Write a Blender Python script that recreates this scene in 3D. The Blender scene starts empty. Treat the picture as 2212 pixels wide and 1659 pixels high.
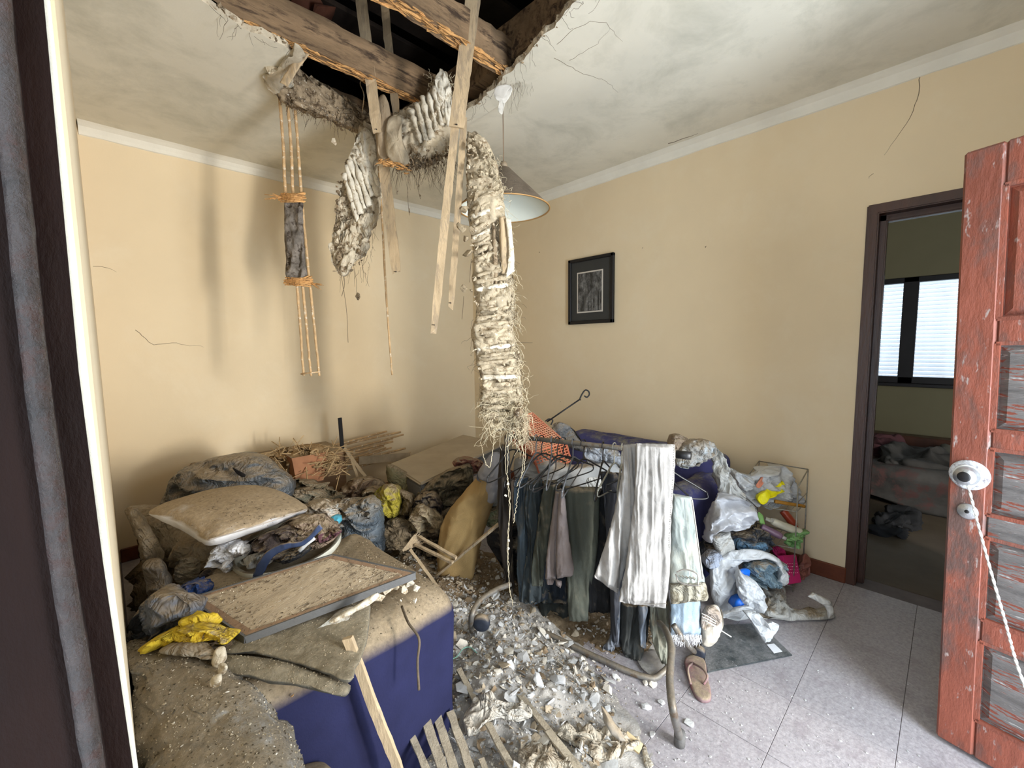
import bpy, bmesh, math, random
import numpy as np
from mathutils import Vector, Matrix
from mathutils.geometry import tessellate_polygon
random.seed(7); rng = np.random.default_rng(11)
SC = bpy.context.scene; COL = SC.collection
# ------------------------------------------------------------------ camera
W, H = 2212, 1659
FP, PITCH, YAW, ROLL, EYE = 917.976, .0909, .7671, -.012, 1.3864
cF = np.array([math.sin(YAW)*math.cos(PITCH), math.cos(YAW)*math.cos(PITCH), -math.sin(PITCH)])
cR = np.array([math.cos(YAW), -math.sin(YAW), 0.]); cU = np.cross(cR, cF)
cR, cU = math.cos(ROLL)*cR+math.sin(ROLL)*cU, -math.sin(ROLL)*cR+math.cos(ROLL)*cU
cC = np.array([0., 0., EYE])
cam = bpy.data.cameras.new('camera'); camo = bpy.data.objects.new('camera', cam); COL.objects.link(camo)
cam.sensor_width = 36; cam.lens = 36*FP/W; cam.clip_start = .02
camo.matrix_world = Matrix(((cR[0], cU[0], -cF[0], 0), (cR[1], cU[1], -cF[1], 0), (cR[2], cU[2], -cF[2], EYE), (0, 0, 0, 1)))
SC.camera = camo
# ------------------------------------------------------------------ world, lights, exposure
wd = bpy.data.worlds.new('world'); SC.world = wd; wd.use_nodes = True
wd.node_tree.nodes['Background'].inputs[0].default_value = (.72, .86, 1, 1)
wd.node_tree.nodes['Background'].inputs[1].default_value = 2.0
def area(name, loc, tgt, sx, sy, e, col):
    l = bpy.data.lights.new(name, 'AREA'); l.shape = 'RECTANGLE'; l.size = sx; l.size_y = sy; l.energy = e; l.color = col
    o = bpy.data.objects.new(name, l); COL.objects.link(o); o.location = loc
    o.rotation_euler = (Vector(tgt)-Vector(loc)).to_track_quat('-Z', 'Y').to_euler(); return o
area('entry_daylight', (1.32, -1.0, 1.05), (1.25, 2.0, 1.15), .82, 1.95, 56, (.80, .90, 1))
area('sunlit_street_light', (1.62, -3.1, 1.25), (.8, 3.0, 1.5), .26, .9, 118, (1, .93, .82))
area('jamb_fill_light', (-1.5, -.3, 1.6), (1.5, .4, 1.2), 1.0, 1.4, 4, (.85, .92, 1))  # fill lamp added behind the camera to give the jamb a highlight
area('window_daylight', (6.95, -.1, 1.6), (5.5, -.1, 1.4), 2.4, 1.3, 15, (.93, .97, 1))
SC.view_settings.view_transform = 'Standard'; SC.view_settings.look = 'None'; SC.view_settings.gamma = 1
SC.view_settings.use_curve_mapping = False; SC.view_settings.exposure = .56
SC.cycles.max_bounces = 8; SC.cycles.diffuse_bounces = 5; SC.cycles.use_denoising = True
# ------------------------------------------------------------------ pixel -> point
def ray(u, v): return cF+cR*(u-W/2)/FP-cU*(v-H/2)/FP
def P(u, v, d): return cC+ray(u, v)*d
def on(u, v, ax, val):
    r = ray(u, v); return cC+(val-cC[ax])/r[ax]*r
# ------------------------------------------------------------------ noise
PERM = np.concatenate([rng.permutation(256)]*2); VAL = rng.uniform(-1, 1, 256)
def vn(p):
    p = np.asarray(p, float); i = np.floor(p).astype(int); f = p-i; f = f*f*(3-2*f); i &= 255; r = 0
    for a in (0, 1):
        for b in (0, 1):
            for c in (0, 1):
                h = VAL[PERM[(PERM[(PERM[(i[..., 0]+a) & 255]+i[..., 1]+b) & 255]+i[..., 2]+c) & 255]]
                r = r+h*np.where(a, f[..., 0], 1-f[..., 0])*np.where(b, f[..., 1], 1-f[..., 1])*np.where(c, f[..., 2], 1-f[..., 2])
    return r
def fbm(p, o=3):
    r = 0; a = 1
    for k in range(o): r = r+a*vn(p*2.03**k+17.3*k); a *= .5
    return r
def fold(p, o=3):
    w = np.stack([vn(p*.7+9), vn(p*.7+31), vn(p*.7+57)], -1)*.9
    p = p+w; r = 0; a = 1
    for k in range(o): r = r+a*(1-np.abs(vn(p*1.9**k+23*k))*2.6); a *= .56
    return r-.45
# ------------------------------------------------------------------ materials
MATS = {}
def nt(name):
    m = bpy.data.materials.new(name); m.use_nodes = True; return m, m.node_tree, m.node_tree.nodes['Principled BSDF']
def N(t, typ, **kw):
    n = t.nodes.new(typ)
    for k, v in kw.items():
        if k.startswith('_'): setattr(n, k[1:], v)
        else: n.inputs[int(k[1:]) if k[1:].isdigit() else k].default_value = v
    return n
def noise(t, co, scale, detail=4, rough=.6, dist=0):
    n = N(t, 'ShaderNodeTexNoise', Scale=scale, Detail=detail, Roughness=rough, Distortion=dist); t.links.new(co, n.inputs['Vector']); return n.outputs['Fac']
def ramp(t, fac, a, b):
    n = N(t, 'ShaderNodeMapRange'); n.inputs[1].default_value = a; n.inputs[2].default_value = b; t.links.new(fac, n.inputs[0]); return n.outputs[0]
def mix(t, fac, a, b):
    n = t.nodes.new('ShaderNodeMix'); n.data_type = 'RGBA'
    if isinstance(fac, (int, float)): n.inputs[0].default_value = fac
    else: t.links.new(fac, n.inputs[0])
    for k, c in ((6, a), (7, b)):
        if isinstance(c, tuple): n.inputs[k].default_value = (*c, 1)
        else: t.links.new(c, n.inputs[k])
    return n.outputs[2]
def mul(t, a, b):
    n = t.nodes.new('ShaderNodeMath'); n.operation = 'MULTIPLY'; t.links.new(a, n.inputs[0])
    if isinstance(b, (int, float)): n.inputs[1].default_value = b
    else: t.links.new(b, n.inputs[1])
    return n.outputs[0]
DUST = (.30, .235, .16)
def M(name, col, rough=.85, var=.25, sc=6, dust=0, dcol=DUST, bump=.3, bsc=60, col2=None, stretch=(1, 1, 1), metal=0, spec=.3, world=False, c2lo=.5, c2hi=.62, trans=0, dlo=.25, dhi=.85, speck=None, spsc=90, wr=0, wsc=9):
    if name in MATS: return MATS[name]
    m, t, b = nt(name); MATS[name] = m
    tc = t.nodes.new('ShaderNodeTexCoord'); g = t.nodes.new('ShaderNodeNewGeometry')
    mp = t.nodes.new('ShaderNodeMapping'); mp.inputs['Scale'].default_value = stretch
    t.links.new(g.outputs['Position'] if world else tc.outputs['Object'], mp.inputs[0]); co = mp.outputs[0]
    c = mix(t, ramp(t, noise(t, co, sc), .3, .7), tuple(x*(1-var) for x in col), tuple(min(1, x*(1+var)) for x in col))
    if col2: c = mix(t, ramp(t, noise(t, co, sc*1.7, 6, .7, .3), c2lo, c2hi), c, col2)
    if speck: c = mix(t, ramp(t, noise(t, co, spsc, 3, .7), .62, .7), c, speck)
    if dust:
        sx = t.nodes.new('ShaderNodeSeparateXYZ'); t.links.new(g.outputs['Normal'], sx.inputs[0])
        f = ramp(t, sx.outputs[2], dlo, dhi)
        n2 = ramp(t, noise(t, g.outputs['Position'], 9, 8, .75), .5-.42*dust, .62-.2*dust)
        dc = mix(t, ramp(t, noise(t, g.outputs['Position'], 70, 6, .8), .35, .7), tuple(x*.72 for x in dcol), tuple(x*1.3 for x in dcol))
        c = mix(t, mul(t, f, n2), c, dc)
    t.links.new(c, b.inputs['Base Color'])
    b.inputs['Roughness'].default_value = rough; b.inputs['Metallic'].default_value = metal; b.inputs['Specular IOR Level'].default_value = spec
    if bump:
        bn = N(t, 'ShaderNodeBump', Strength=bump, Distance=.006); t.links.new(noise(t, co, bsc, 6, .7), bn.inputs['Height']); t.links.new(bn.outputs[0], b.inputs['Normal'])
    if wr:
        w1 = noise(t, co, wsc, 3, .55, 1.2); s_ = N(t, 'ShaderNodeMath', _operation='SUBTRACT'); t.links.new(w1, s_.inputs[0]); s_.inputs[1].default_value = .5
        a_ = N(t, 'ShaderNodeMath', _operation='ABSOLUTE'); t.links.new(s_.outputs[0], a_.inputs[0])
        b2 = N(t, 'ShaderNodeBump', Strength=wr, Distance=.05); b2.invert = True; t.links.new(a_.outputs[0], b2.inputs['Height'])
        if bump: t.links.new(bn.outputs[0], b2.inputs['Normal'])
        t.links.new(b2.outputs[0], b.inputs['Normal'])
    if trans:
        b.inputs['Alpha'].default_value = 1
        tr = N(t, 'ShaderNodeBsdfTranslucent'); t.links.new(c, tr.inputs[0]); ms = N(t, 'ShaderNodeMixShader'); ms.inputs[0].default_value = trans
        t.links.new(b.outputs[0], ms.inputs[1]); t.links.new(tr.outputs[0], ms.inputs[2]); t.links.new(ms.outputs[0], t.nodes['Material Output'].inputs[0])
    return m
m_wall = M('wall_paint', (.765, .63, .43), .9, .04, 1.3, bump=.12, bsc=45, world=True, col2=(.79, .67, .48), c2lo=.5, c2hi=.75)
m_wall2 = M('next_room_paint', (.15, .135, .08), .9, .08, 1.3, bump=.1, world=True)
m_ceil = M('ceiling_paint', (.75, .715, .61), .92, .07, 1.6, bump=.15, bsc=30, world=True, col2=(.57, .55, .46), c2lo=.46, c2hi=.72)
m_corn = M('cornice_paint', (.78, .75, .66), .9, .06, 5, bump=.15, world=True)
m_jamb = M('jamb_varnish', (.013, .005, .0035), .6, .25, 14, bump=.35, bsc=35, stretch=(1, 1, .35), spec=.15, world=True)
m_frame = M('door_frame_wood', (.055, .02, .011), .35, .3, 9, bump=.3, spec=.5, stretch=(1, 1, .2), world=True)
m_base = M('baseboard_wood', (.13, .035, .015), .5, .3, 9, bump=.3, world=True)
m_black = M('black_paint', (.012, .011, .012), .5, .2, bump=.1)
m_slat = M('shutter_slat', (.8, .82, .84), .6, .05, bump=0, trans=.75)
m_lath = M('lath_wood', (.50, .38, .24), .85, .2, 7, bump=.5, bsc=40, stretch=(3, 3, .6), col2=(.36, .28, .19))
m_reed = M('reed_cane', (.50, .33, .17), .7, .25, 22, bump=.4, col2=(.75, .68, .55), c2lo=.55, c2hi=.66)
m_beam = M('beam_wood', (.25, .165, .095), .9, .4, 7, bump=.8, bsc=25, stretch=(.4, 2, 2), col2=(.07, .045, .03))
m_rot = M('splintered_wood', (.62, .34, .13), .9, .35, 30, bump=.9, bsc=30, stretch=(.3, 2, 2), col2=(.25, .13, .05))
m_attic = M('attic_dark_wood', (.035, .024, .018), .95, .4, 6, bump=.6)
m_plas = M('broken_plaster', (.62, .54, .41), .95, .2, 12, bump=.9, bsc=45, col2=(.27, .19, .11), c2lo=.52, c2hi=.64, speck=(.80, .76, .66), spsc=40)
m_plasw = M('white_plaster', (.76, .71, .60), .95, .15, 14, bump=.8, bsc=40, col2=(.36, .28, .18), c2lo=.52, c2hi=.64)
m_plast = M('tan_plaster', (.48, .405, .29), .95, .25, 12, bump=1, bsc=45, col2=(.20, .14, .08), c2lo=.54, c2hi=.66, speck=(.75, .68, .55), spsc=38)
m_plasb = M('brown_plaster', (.30, .23, .15), .95, .35, 16, bump=1, bsc=45, col2=(.09, .06, .035), c2lo=.5, c2hi=.6, speck=(.7, .65, .55), spsc=60)
m_fibre = M('fibre', (.62, .54, .38), .9, .3, 12, bump=0)
m_fibd = M('dark_fibre', (.10, .07, .045), .9, .3, 12, bump=0)
def tubew(m): return m
# ------------------------------------------------------------------ mesh helpers
def link(name, me, parent=None, mat=None, center=True):
    o = bpy.data.objects.new(name, me); COL.objects.link(o)
    if mat is not None: me.materials.append(mat)
    if parent is not None:
        o.parent = parent; o.matrix_parent_inverse = Matrix.Translation(-Vector(WL[parent.name]))
    return o
WL = {}
def obj(name, V, F, mat, parent=None, smooth=False):
    V = np.asarray(V, float); c = V.mean(0)
    me = bpy.data.meshes.new(name); me.from_pydata((V-c).tolist(), [], [tuple(int(i) for i in f) for f in F])
    me.update()
    if smooth: me.polygons.foreach_set('use_smooth', np.ones(len(me.polygons), bool))
    o = link(name, me, None, mat); o.location = c; WL[o.name] = c
    if parent is not None:
        o.parent = parent; o.location = Vector(c)-Vector(WL[parent.name])
    return o
def empty(name, loc):
    o = bpy.data.objects.new(name, None); COL.objects.link(o); o.location = loc; o.empty_display_size = .05; WL[o.name] = np.array(loc, float); return o
def tag(o, label, cat, group=None, kind=None):
    o['label'] = label; o['category'] = cat
    if group: o['group'] = group
    if kind: o['kind'] = kind
    return o
def thing(name, loc, label, cat, group=None): return tag(empty(name, loc), label, cat, group)
def stuff(o): o['kind'] = 'stuff'; return o
def struct(o): o['kind'] = 'structure'; return o
class MB:
    def __init__(s): s.V = []; s.F = []; s.n = 0
    def add(s, V, F):
        V = np.asarray(V, float); s.V.append(V); s.F += [tuple(i+s.n for i in f) for f in F]; s.n += len(V); return s
    def box(s, lo, hi, M4=None):
        (a, b, c), (d, e, f) = lo, hi
        V = np.array([(a, b, c), (d, b, c), (d, e, c), (a, e, c), (a, b, f), (d, b, f), (d, e, f), (a, e, f)], float)
        if M4 is not None: V = np.array([M4 @ Vector(v) for v in V])
        return s.add(V, [(0, 3, 2, 1), (4, 5, 6, 7), (0, 1, 5, 4), (1, 2, 6, 5), (2, 3, 7, 6), (3, 0, 4, 7)])
    def done(s, name, mat, parent=None, smooth=False): return obj(name, np.concatenate(s.V), s.F, mat, parent, smooth)
def bbox(name, lo, hi, mat, parent=None, bev=.004, M4=None, seg=1):
    bm = bmesh.new(); lo = np.array(lo, float); hi = np.array(hi, float)
    bmesh.ops.create_cube(bm, size=1)
    for v in bm.verts: v.co = Vector(lo+(hi-lo)*(np.array(v.co)+.5))
    if bev: bmesh.ops.bevel(bm, geom=bm.edges[:], offset=min(bev, .45*min(hi-lo)), segments=seg, affect='EDGES')
    if M4 is not None: bmesh.ops.transform(bm, matrix=M4, verts=bm.verts)
    V = [tuple(v.co) for v in bm.verts]; F = [[v.index for v in f.verts] for f in bm.faces]; bm.free()
    return obj(name, V, F, mat, parent)
def cat_rom(pts, n, closed=False):
    p = np.asarray(pts, float); m = len(p)
    if m < 3 and not closed:
        t = np.linspace(0, 1, n)[:, None]; return p[0]*(1-t)+p[-1]*t
    s = np.linspace(0, m if closed else m-1, n, endpoint=not closed); i = np.floor(s).astype(int)
    if not closed: i = np.minimum(i, m-2)
    f = (s-i)[:, None]
    g = (lambda k: p[k % m]) if closed else (lambda k: np.where((k < 0)[:, None], 2*p[0]-p[1], np.where((k >= m)[:, None], 2*p[-1]-p[-2], p[np.clip(k, 0, m-1)])))
    a, b, c, d = g(i-1), g(i), g(i+1), g(i+2)
    return .5*((2*b)+(c-a)*f+(2*a-5*b+4*c-d)*f*f+(3*b-3*c+d-a)*f**3)
def lofts(L, closed_ends=True):
    L = np.asarray(L, float); n, k, _ = L.shape; V = L.reshape(-1, 3); F = []
    for i in range(n-1):
        a = i*k; b = a+k
        for j in range(k):
            j2 = (j+1) % k; F.append((a+j, a+j2, b+j2, b+j))
    if closed_ends:
        V = np.concatenate([V, L[0].mean(0)[None], L[-1].mean(0)[None]]); c0 = n*k; c1 = c0+1; b = (n-1)*k
        for j in range(k):
            j2 = (j+1) % k; F.append((c0, j2, j)); F.append((c1, b+j, b+j2))
    return V, F
def tubeVF(pts, r, k=8, n=None, taper=None):
    p = cat_rom(pts, n, False) if n else np.asarray(pts, float)
    t = np.gradient(p, axis=0); t /= np.linalg.norm(t, axis=1)[:, None]+1e-9
    up = np.array([0, 0, 1.]) if abs(t[0][2]) < .9 else np.array([1., 0, 0])
    x = np.cross(t[0], up); x /= np.linalg.norm(x); L = []
    for i in range(len(p)):
        x = x-t[i]*(x@t[i]); x /= np.linalg.norm(x)+1e-9; y = np.cross(t[i], x)
        rr = r if np.isscalar(r) else np.interp(i/(len(p)-1), np.linspace(0, 1, len(r)), r)
        a = np.linspace(0, 2*np.pi, k, endpoint=False)
        L.append(p[i]+rr*(np.cos(a)[:, None]*x+np.sin(a)[:, None]*y))
    return lofts(L)
def tube(name, pts, r, mat, parent=None, k=8, n=None):
    V, F = tubeVF(pts, r, k, n); return obj(name, V, F, mat, parent, True)
def cambase(Pw): return np.stack([Pw@cR, Pw@cU, Pw@cF], -1)
def foldf(Pw, fr, an, ang, seed, o=3):
    q = cambase(Pw); c, s = math.cos(ang), math.sin(ang)
    q = np.stack([(q[..., 0]*c+q[..., 1]*s)*an[0], (-q[..., 0]*s+q[..., 1]*c)*an[1], q[..., 2]*.7], -1)
    return fold(q*fr+seed*7.7, o)
SEED = [0]
def blob(name, out, d, mat, tf=.08, tb=.1, gx=0, gy=0, amp=.012, fr=9, an=(1, 1), ang=0, edge=.003, K=128, RR=20, p=2.2, q=2, parent=None, sharp=False, o=4, zmin=None, smooth=True):
    """closed solid: outline in picture coordinates at forward distance d, its own front and back depth (metres)"""
    SEED[0] += 1; sd = SEED[0]
    out = np.array(out, float)
    if sharp:
        m = len(out); s = np.linspace(0, m, K, endpoint=False); i = s.astype(int); f = (s-i)[:, None]; o2 = out[i % m]*(1-f)+out[(i+1) % m]*f
    else: o2 = cat_rom(out, K, True)
    c = o2.mean(0); L = []
    th = np.linspace(0, math.pi/2, RR)
    for side in (0, 1):
        rs = np.sin(th) if side == 0 else np.sin(th[::-1])[1:]
        for r in rs:
            r = max(r, .02); uv = c+(o2-c)*r
            pr = max(0, 1-r**p)**(1/q)
            dd = d+gx*(uv[:, 0]-c[0])/100+gy*(uv[:, 1]-c[1])/100+(-tf*pr if side == 0 else tb*pr)
            L.append(np.array([P(a, b, e) for (a, b), e in zip(uv, dd)]))
    L = np.array(L); f = foldf(L, fr, an, ang, sd, o)
    nr = len(L); ww = np.array([max(.25, math.sqrt(max(0, 1-(abs(i-(RR-1))/(RR-1)-1)**2))) if False else 1 for i in range(nr)])
    L = L-(cF*1.0)[None, None]*(f*amp)[..., None]*np.array([1 if i < RR-1 else (.3 if i == RR-1 else -1) for i in range(nr)])[:, None, None]
    if edge: L = L+np.stack([vn(L*40+sd), vn(L*40+sd+50), vn(L*40+sd+90)], -1)*edge
    if zmin is not None: L[..., 2] = np.maximum(L[..., 2], zmin)
    V, F = lofts(L); return obj(name, V, F, mat, parent, smooth)
def ribbon(name, rows, d, mat, th=.03, nu=14, nv=60, amp=.008, fr=14, an=(1, .25), ang=0, edge=.002, gx=0, parent=None, o=3, pw=.45, endt=.25, lin=False, smooth=True):
    """closed long solid: rows of (uL, vL, uR, vR[, depth offset])"""
    SEED[0] += 1; sd = SEED[0]
    R = np.array([(*r, 0)[:5] for r in rows], float)
    R = (np.array([np.interp(np.linspace(0, len(R)-1, nv), np.arange(len(R)), R[:, k]) for k in range(5)]).T) if lin else cat_rom(R, nv)
    s = np.linspace(-1, 1, nu); L = []
    for i, r in enumerate(R):
        e = min(1, (endt+(1-endt)*min(1, min(i, nv-1-i)/3)))
        b = np.maximum(0, 1-s*s)**pw*th/2*e
        u = r[0]+(r[2]-r[0])*(s+1)/2; v = r[1]+(r[3]-r[1])*(s+1)/2; dd = d+r[4]+gx*s
        fr_ = [P(a, bb, x-y) for a, bb, x, y in zip(u, v, dd, b)]; bk = [P(a, bb, x+y) for a, bb, x, y in zip(u, v, dd, b)][::-1][1:-1]
        L.append(fr_+bk)
    L = np.array(L); f = foldf(L, fr, an, ang, sd, o); sg = np.ones(L.shape[1]); sg[nu:] = -1; sg[0] = sg[nu-1] = .2
    L = L-cF[None, None]*(f*amp*sg[None])[..., None]
    if edge: L = L+np.stack([vn(L*50+sd), vn(L*50+sd+50), vn(L*50+sd+90)], -1)*edge
    V, F = lofts(L); return obj(name, V, F, mat, parent, smooth)
def rbox(name, c, size, r, mat, rot=(0, 0, 0), amp=.005, fr=8, parent=None, K=80, nz=10, bot=.3, an=(1, 1, 1), sq=5., o=3, smooth=True):
    """soft block: superellipse in plan, rounded above and below, crumpled"""
    SEED[0] += 1; sd = SEED[0]; sx, sy, sz = [v/2 for v in size]
    a = np.linspace(0, 2*np.pi, K, endpoint=False)
    co, si = np.cos(a), np.sin(a); ex = np.sign(co)*np.abs(co)**(2/sq); ey = np.sign(si)*np.abs(si)**(2/sq)
    L = []; rb = r*bot
    prof = [(-sz, -.6)] + [(-sz+rb*(1-math.cos(t)), -rb*(1-math.sin(t))) for t in np.linspace(0, math.pi/2, 5)]
    prof += [(z, 0) for z in np.linspace(-sz+rb, sz-r, nz)[1:]]
    prof += [(sz-r+r*math.sin(t), -r*(1-math.cos(t))) for t in np.linspace(0, math.pi/2, 8)[1:]]
    prof += [(sz, -r-(min(sx, sy)-r)*k) for k in (.2, .4, .6, .8, .95)]
    for z, ins in prof:
        if ins == -.6: ins = -min(sx, sy)*.9
        kx, ky = max(.02, sx+ins), max(.02, sy+ins*1.0)
        L.append(np.stack([ex*kx, ey*ky, np.full(K, z)], -1))
    L = np.array(L); n = L/np.array([sx, sy, sz]); n = n*np.abs(n)**2; n /= np.linalg.norm(n, axis=-1)[..., None]+1e-6
    f = fold(L*fr*np.array(an)+sd*5.1, o)
    L = L+n*(f*amp)[..., None]
    E = Matrix.Rotation(rot[2], 3, 'Z') @ Matrix.Rotation(rot[1], 3, 'Y') @ Matrix.Rotation(rot[0], 3, 'X'); E = np.array(E)
    L = L@E.T+np.array(c); V, F = lofts(L); return obj(name, V, F, mat, parent, smooth)
def bar(name, a, b, w, t, mat, parent=None, n=14, wig=.002, wv=None, tip=0, ret=False):
    """rough sawn strip from a to b, w wide, t thick; wv = direction of the width"""
    SEED[0] += 1; sd = SEED[0]; a = np.array(a, float); b = np.array(b, float); ax = b-a; ln = np.linalg.norm(ax); ax /= ln
    wv = np.array(wv if wv is not None else cR, float); wv -= ax*(wv@ax); wv /= np.linalg.norm(wv); tv = np.cross(ax, wv); L = []
    for s in np.linspace(0, 1, n):
        c = a+ax*ln*s; ww = w/2*(1-(tip*max(0, (s-.9)/.1)))
        L.append([c+wv*x*ww+tv*y*t/2 for x, y in ((-1, -1), (1, -1), (1, 1), (-1, 1))])
    L = np.array(L); L = L+np.stack([vn(L*30+sd), vn(L*30+sd+50), vn(L*30+sd+90)], -1)*wig+np.stack([vn(L*3+sd), vn(L*3+sd+5), L[..., 0]*0], -1)*wig*1.5
    if tip: L[-1, :, :] += ax*rng.uniform(-.02, .03, 4)[:, None]
    V, F = lofts(L)
    return (V, F) if ret else obj(name, V, F, mat, parent)
def hull(n, sx, sy, sz, r=random):
    bm = bmesh.new()
    for i in range(n):
        v = Vector((r.gauss(0, 1), r.gauss(0, 1), r.gauss(0, 1))); v.normalize()
        bm.verts.new((v.x*sx*r.uniform(.75, 1.1), v.y*sy*r.uniform(.75, 1.1), v.z*sz*r.uniform(.75, 1)))
    res = bmesh.ops.convex_hull(bm, input=bm.verts[:])
    bad = [g for g in res['geom_interior'] if isinstance(g, bmesh.types.BMVert)]
    if bad: bmesh.ops.delete(bm, geom=bad, context='VERTS')
    bm.verts.index_update(); V = np.array([tuple(v.co) for v in bm.verts]); F = [[v.index for v in f.verts] for f in bm.faces]; bm.free(); return V, F
def rotm(a, b, c): return np.array(Matrix.Rotation(c, 3, 'Z') @ Matrix.Rotation(b, 3, 'Y') @ Matrix.Rotation(a, 3, 'X'))
def strands(name, roots, mat, parent=None, ln=(.05, .2), r=.0009, wob=.015, dn=(0, 0, -1), spread=.35):
    mb = MB(); dn = np.array(dn, float)
    for p in roots:
        L = random.uniform(*ln); d = dn+rng.normal(0, spread, 3); d /= np.linalg.norm(d); q = [np.array(p, float)]
        m = 6
        for i in range(m):
            d = d*.8+dn*.2+rng.normal(0, spread*.6, 3); d /= np.linalg.norm(d); q.append(q[-1]+d*L/m)
        V, F = tubeVF(q, [r, r*.9, r*.6], 3); mb.add(V, F)
    return stuff(mb.done(name, mat, parent))

def lay(name, out, z, mat, th=.03, amp=.006, fr=12, an=(1, 1), edge=.002, K=90, RR=10, p=3, q=2.2, parent=None, sharp=False, dz=None, o=3, smooth=True, under=.6):
    """closed thin solid lying on the level z (or z(u, v)): outline in picture coordinates"""
    SEED[0] += 1; sd = SEED[0]; out = np.array(out, float)
    if sharp:
        m = len(out); s = np.linspace(0, m, K, endpoint=False); i = s.astype(int); f = (s-i)[:, None]; o2 = out[i % m]*(1-f)+out[(i+1) % m]*f
    else: o2 = cat_rom(out, K, True)
    zf = z if callable(z) else (lambda u, v: z)
    B = np.array([on(u, v, 2, zf(u, v)) for u, v in o2]); c = B.mean(0); L = []
    th_ = np.linspace(0, math.pi/2, RR)
    for side in (0, 1):
        for r in (np.sin(th_) if side == 0 else np.sin(th_[::-1])[1:]):
            r = max(r, .02); q_ = c+(B-c)*r; h = max(0, 1-r**p)**(1/q)
            L.append(q_+np.array([0, 0, th*h if side == 0 else -th*under*h*.2]))
    L = np.array(L); f = fold(L*fr*np.array([an[0], an[1], 1])+sd*5.3, o); nr = len(L)
    w = np.array([1 if i < RR-1 else (.3 if i == RR-1 else 0) for i in range(nr)])[:, None]
    L[..., 2] += f*amp*w
    if edge: L = L+np.stack([vn(L*40+sd), vn(L*40+sd+50), vn(L*40+sd+90)*.5], -1)*edge
    V, F = lofts(L); F = [f[::-1] for f in F]; return obj(name, V, F, mat, parent, smooth)
def slab(name, top, th, mat, parent=None, bev=.004):
    """rigid board from four top corners"""
    t = np.array(top, float); n = np.cross(t[1]-t[0], t[3]-t[0]); n /= np.linalg.norm(n)
    if n[2] < 0: n = -n
    V = list(t)+list(t-n*th); bm = bmesh.new(); vs = [bm.verts.new(v) for v in V]
    for f in ((0, 1, 2, 3), (4, 7, 6, 5), (0, 4, 5, 1), (1, 5, 6, 2), (2, 6, 7, 3), (3, 7, 4, 0)): bm.faces.new([vs[i] for i in f])
    bmesh.ops.recalc_face_normals(bm, faces=bm.faces)
    if bev: bmesh.ops.bevel(bm, geom=bm.edges[:], offset=bev, segments=2, affect='EDGES')
    bm.verts.index_update(); V = [tuple(v.co) for v in bm.verts]; F = [[v.index for v in f.verts] for f in bm.faces]; bm.free()
    return obj(name, V, F, mat, parent)

from mathutils.bvhtree import BVHTree
def scatter(nm, objs, n, lo, hi, mat, parent, up=.25, elong=1, flat=1, box=None):
    """grit lying on the upward faces of finished meshes"""
    T = []; A = []; Nn = []
    for o in objs:
        V = np.array([v.co for v in o.data.vertices])+np.array(WL[o.name])
        for p in o.data.polygons:
            if p.normal.z > up:
                c = V[list(p.vertices)]
                if box and not (box[0] < c[:, 0].mean() < box[1] and box[2] < c[:, 1].mean() < box[3]): continue
                T.append(c); A.append(p.area); Nn.append(tuple(p.normal))
    A = np.array(A); ids = rng.choice(len(T), n, p=A/A.sum()); mb = MB()
    for i in ids:
        c = T[i]; w = rng.dirichlet(np.ones(len(c))); p = (c*w[:, None]).sum(0); s = random.uniform(lo, hi)
        V, F = hull(6, s*elong*random.uniform(.7, 1.2), s, s*flat*.7); mb.add(V@rotm(random.gauss(0, .3), random.gauss(0, .3), random.uniform(0, 6.3)).T+p, F)
    return stuff(mb.done(nm, mat, parent))
# ================================================================== THE SETTING
XR, YL, ZC, YN = 2.994, 3.71, 2.74, -.86
m_tile = M('floor_tile', (.235, .205, .222), .55, .16, 5, dust=.62, dcol=(.37, .345, .36), bump=.25, bsc=60, col2=(.13, .105, .11), c2lo=.55, c2hi=.7, world=True, speck=(.5, .48, .49), spsc=34, spec=.4)
m_grout = M('floor_joint', (.15, .13, .13), .95, .2, world=True)
struct(bbox('floor', (-.2, -1.0, -.08), (8, 3.9, -.004), m_grout, bev=0))
FLOOR = bpy.data.objects['floor']
tile_me = {}
TS = .305
for i in range(10):
    for j in range(15):
        x0, y0 = i*TS, YN+j*TS; x1, y1 = min(x0+TS, XR), min(y0+TS, YL)
        key = (round(x1-x0, 3), round(y1-y0, 3))
        if key not in tile_me:
            o = bbox('tile', (-key[0]/2+.0007, -key[1]/2+.0007, -.006), (key[0]/2-.0007, key[1]/2-.0007, 0), m_tile, FLOOR, bev=.0008); tile_me[key] = o.data
        else:
            o = bpy.data.objects.new('tile', tile_me[key]); COL.objects.link(o); o.parent = FLOOR
        o.location = Vector(((x0+x1)/2, (y0+y1)/2, -.003+random.uniform(0, .0007)))-Vector(WL['floor'])
        o.rotation_euler = (random.uniform(-.0015, .0015), random.uniform(-.0015, .0015), 0)
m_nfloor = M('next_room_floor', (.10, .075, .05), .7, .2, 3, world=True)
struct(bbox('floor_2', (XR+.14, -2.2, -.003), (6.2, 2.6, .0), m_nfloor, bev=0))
struct(bbox('wall_left', (-.3, YL, 0), (XR+.14, YL+.15, 3.4), m_wall, bev=0))
mb = MB(); DY0, DY1, DZ = -.48, .355, 2.10
mb.box((XR, DY1, 0), (XR+.14, YL, 3.4)).box((XR, -1.0, 0), (XR+.14, DY0, 3.4)).box((XR, DY0, DZ), (XR+.14, DY1, 3.4))
struct(mb.done('wall_right', m_wall))
mb = MB(); OX0, OX1 = .90, 1.76
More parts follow.
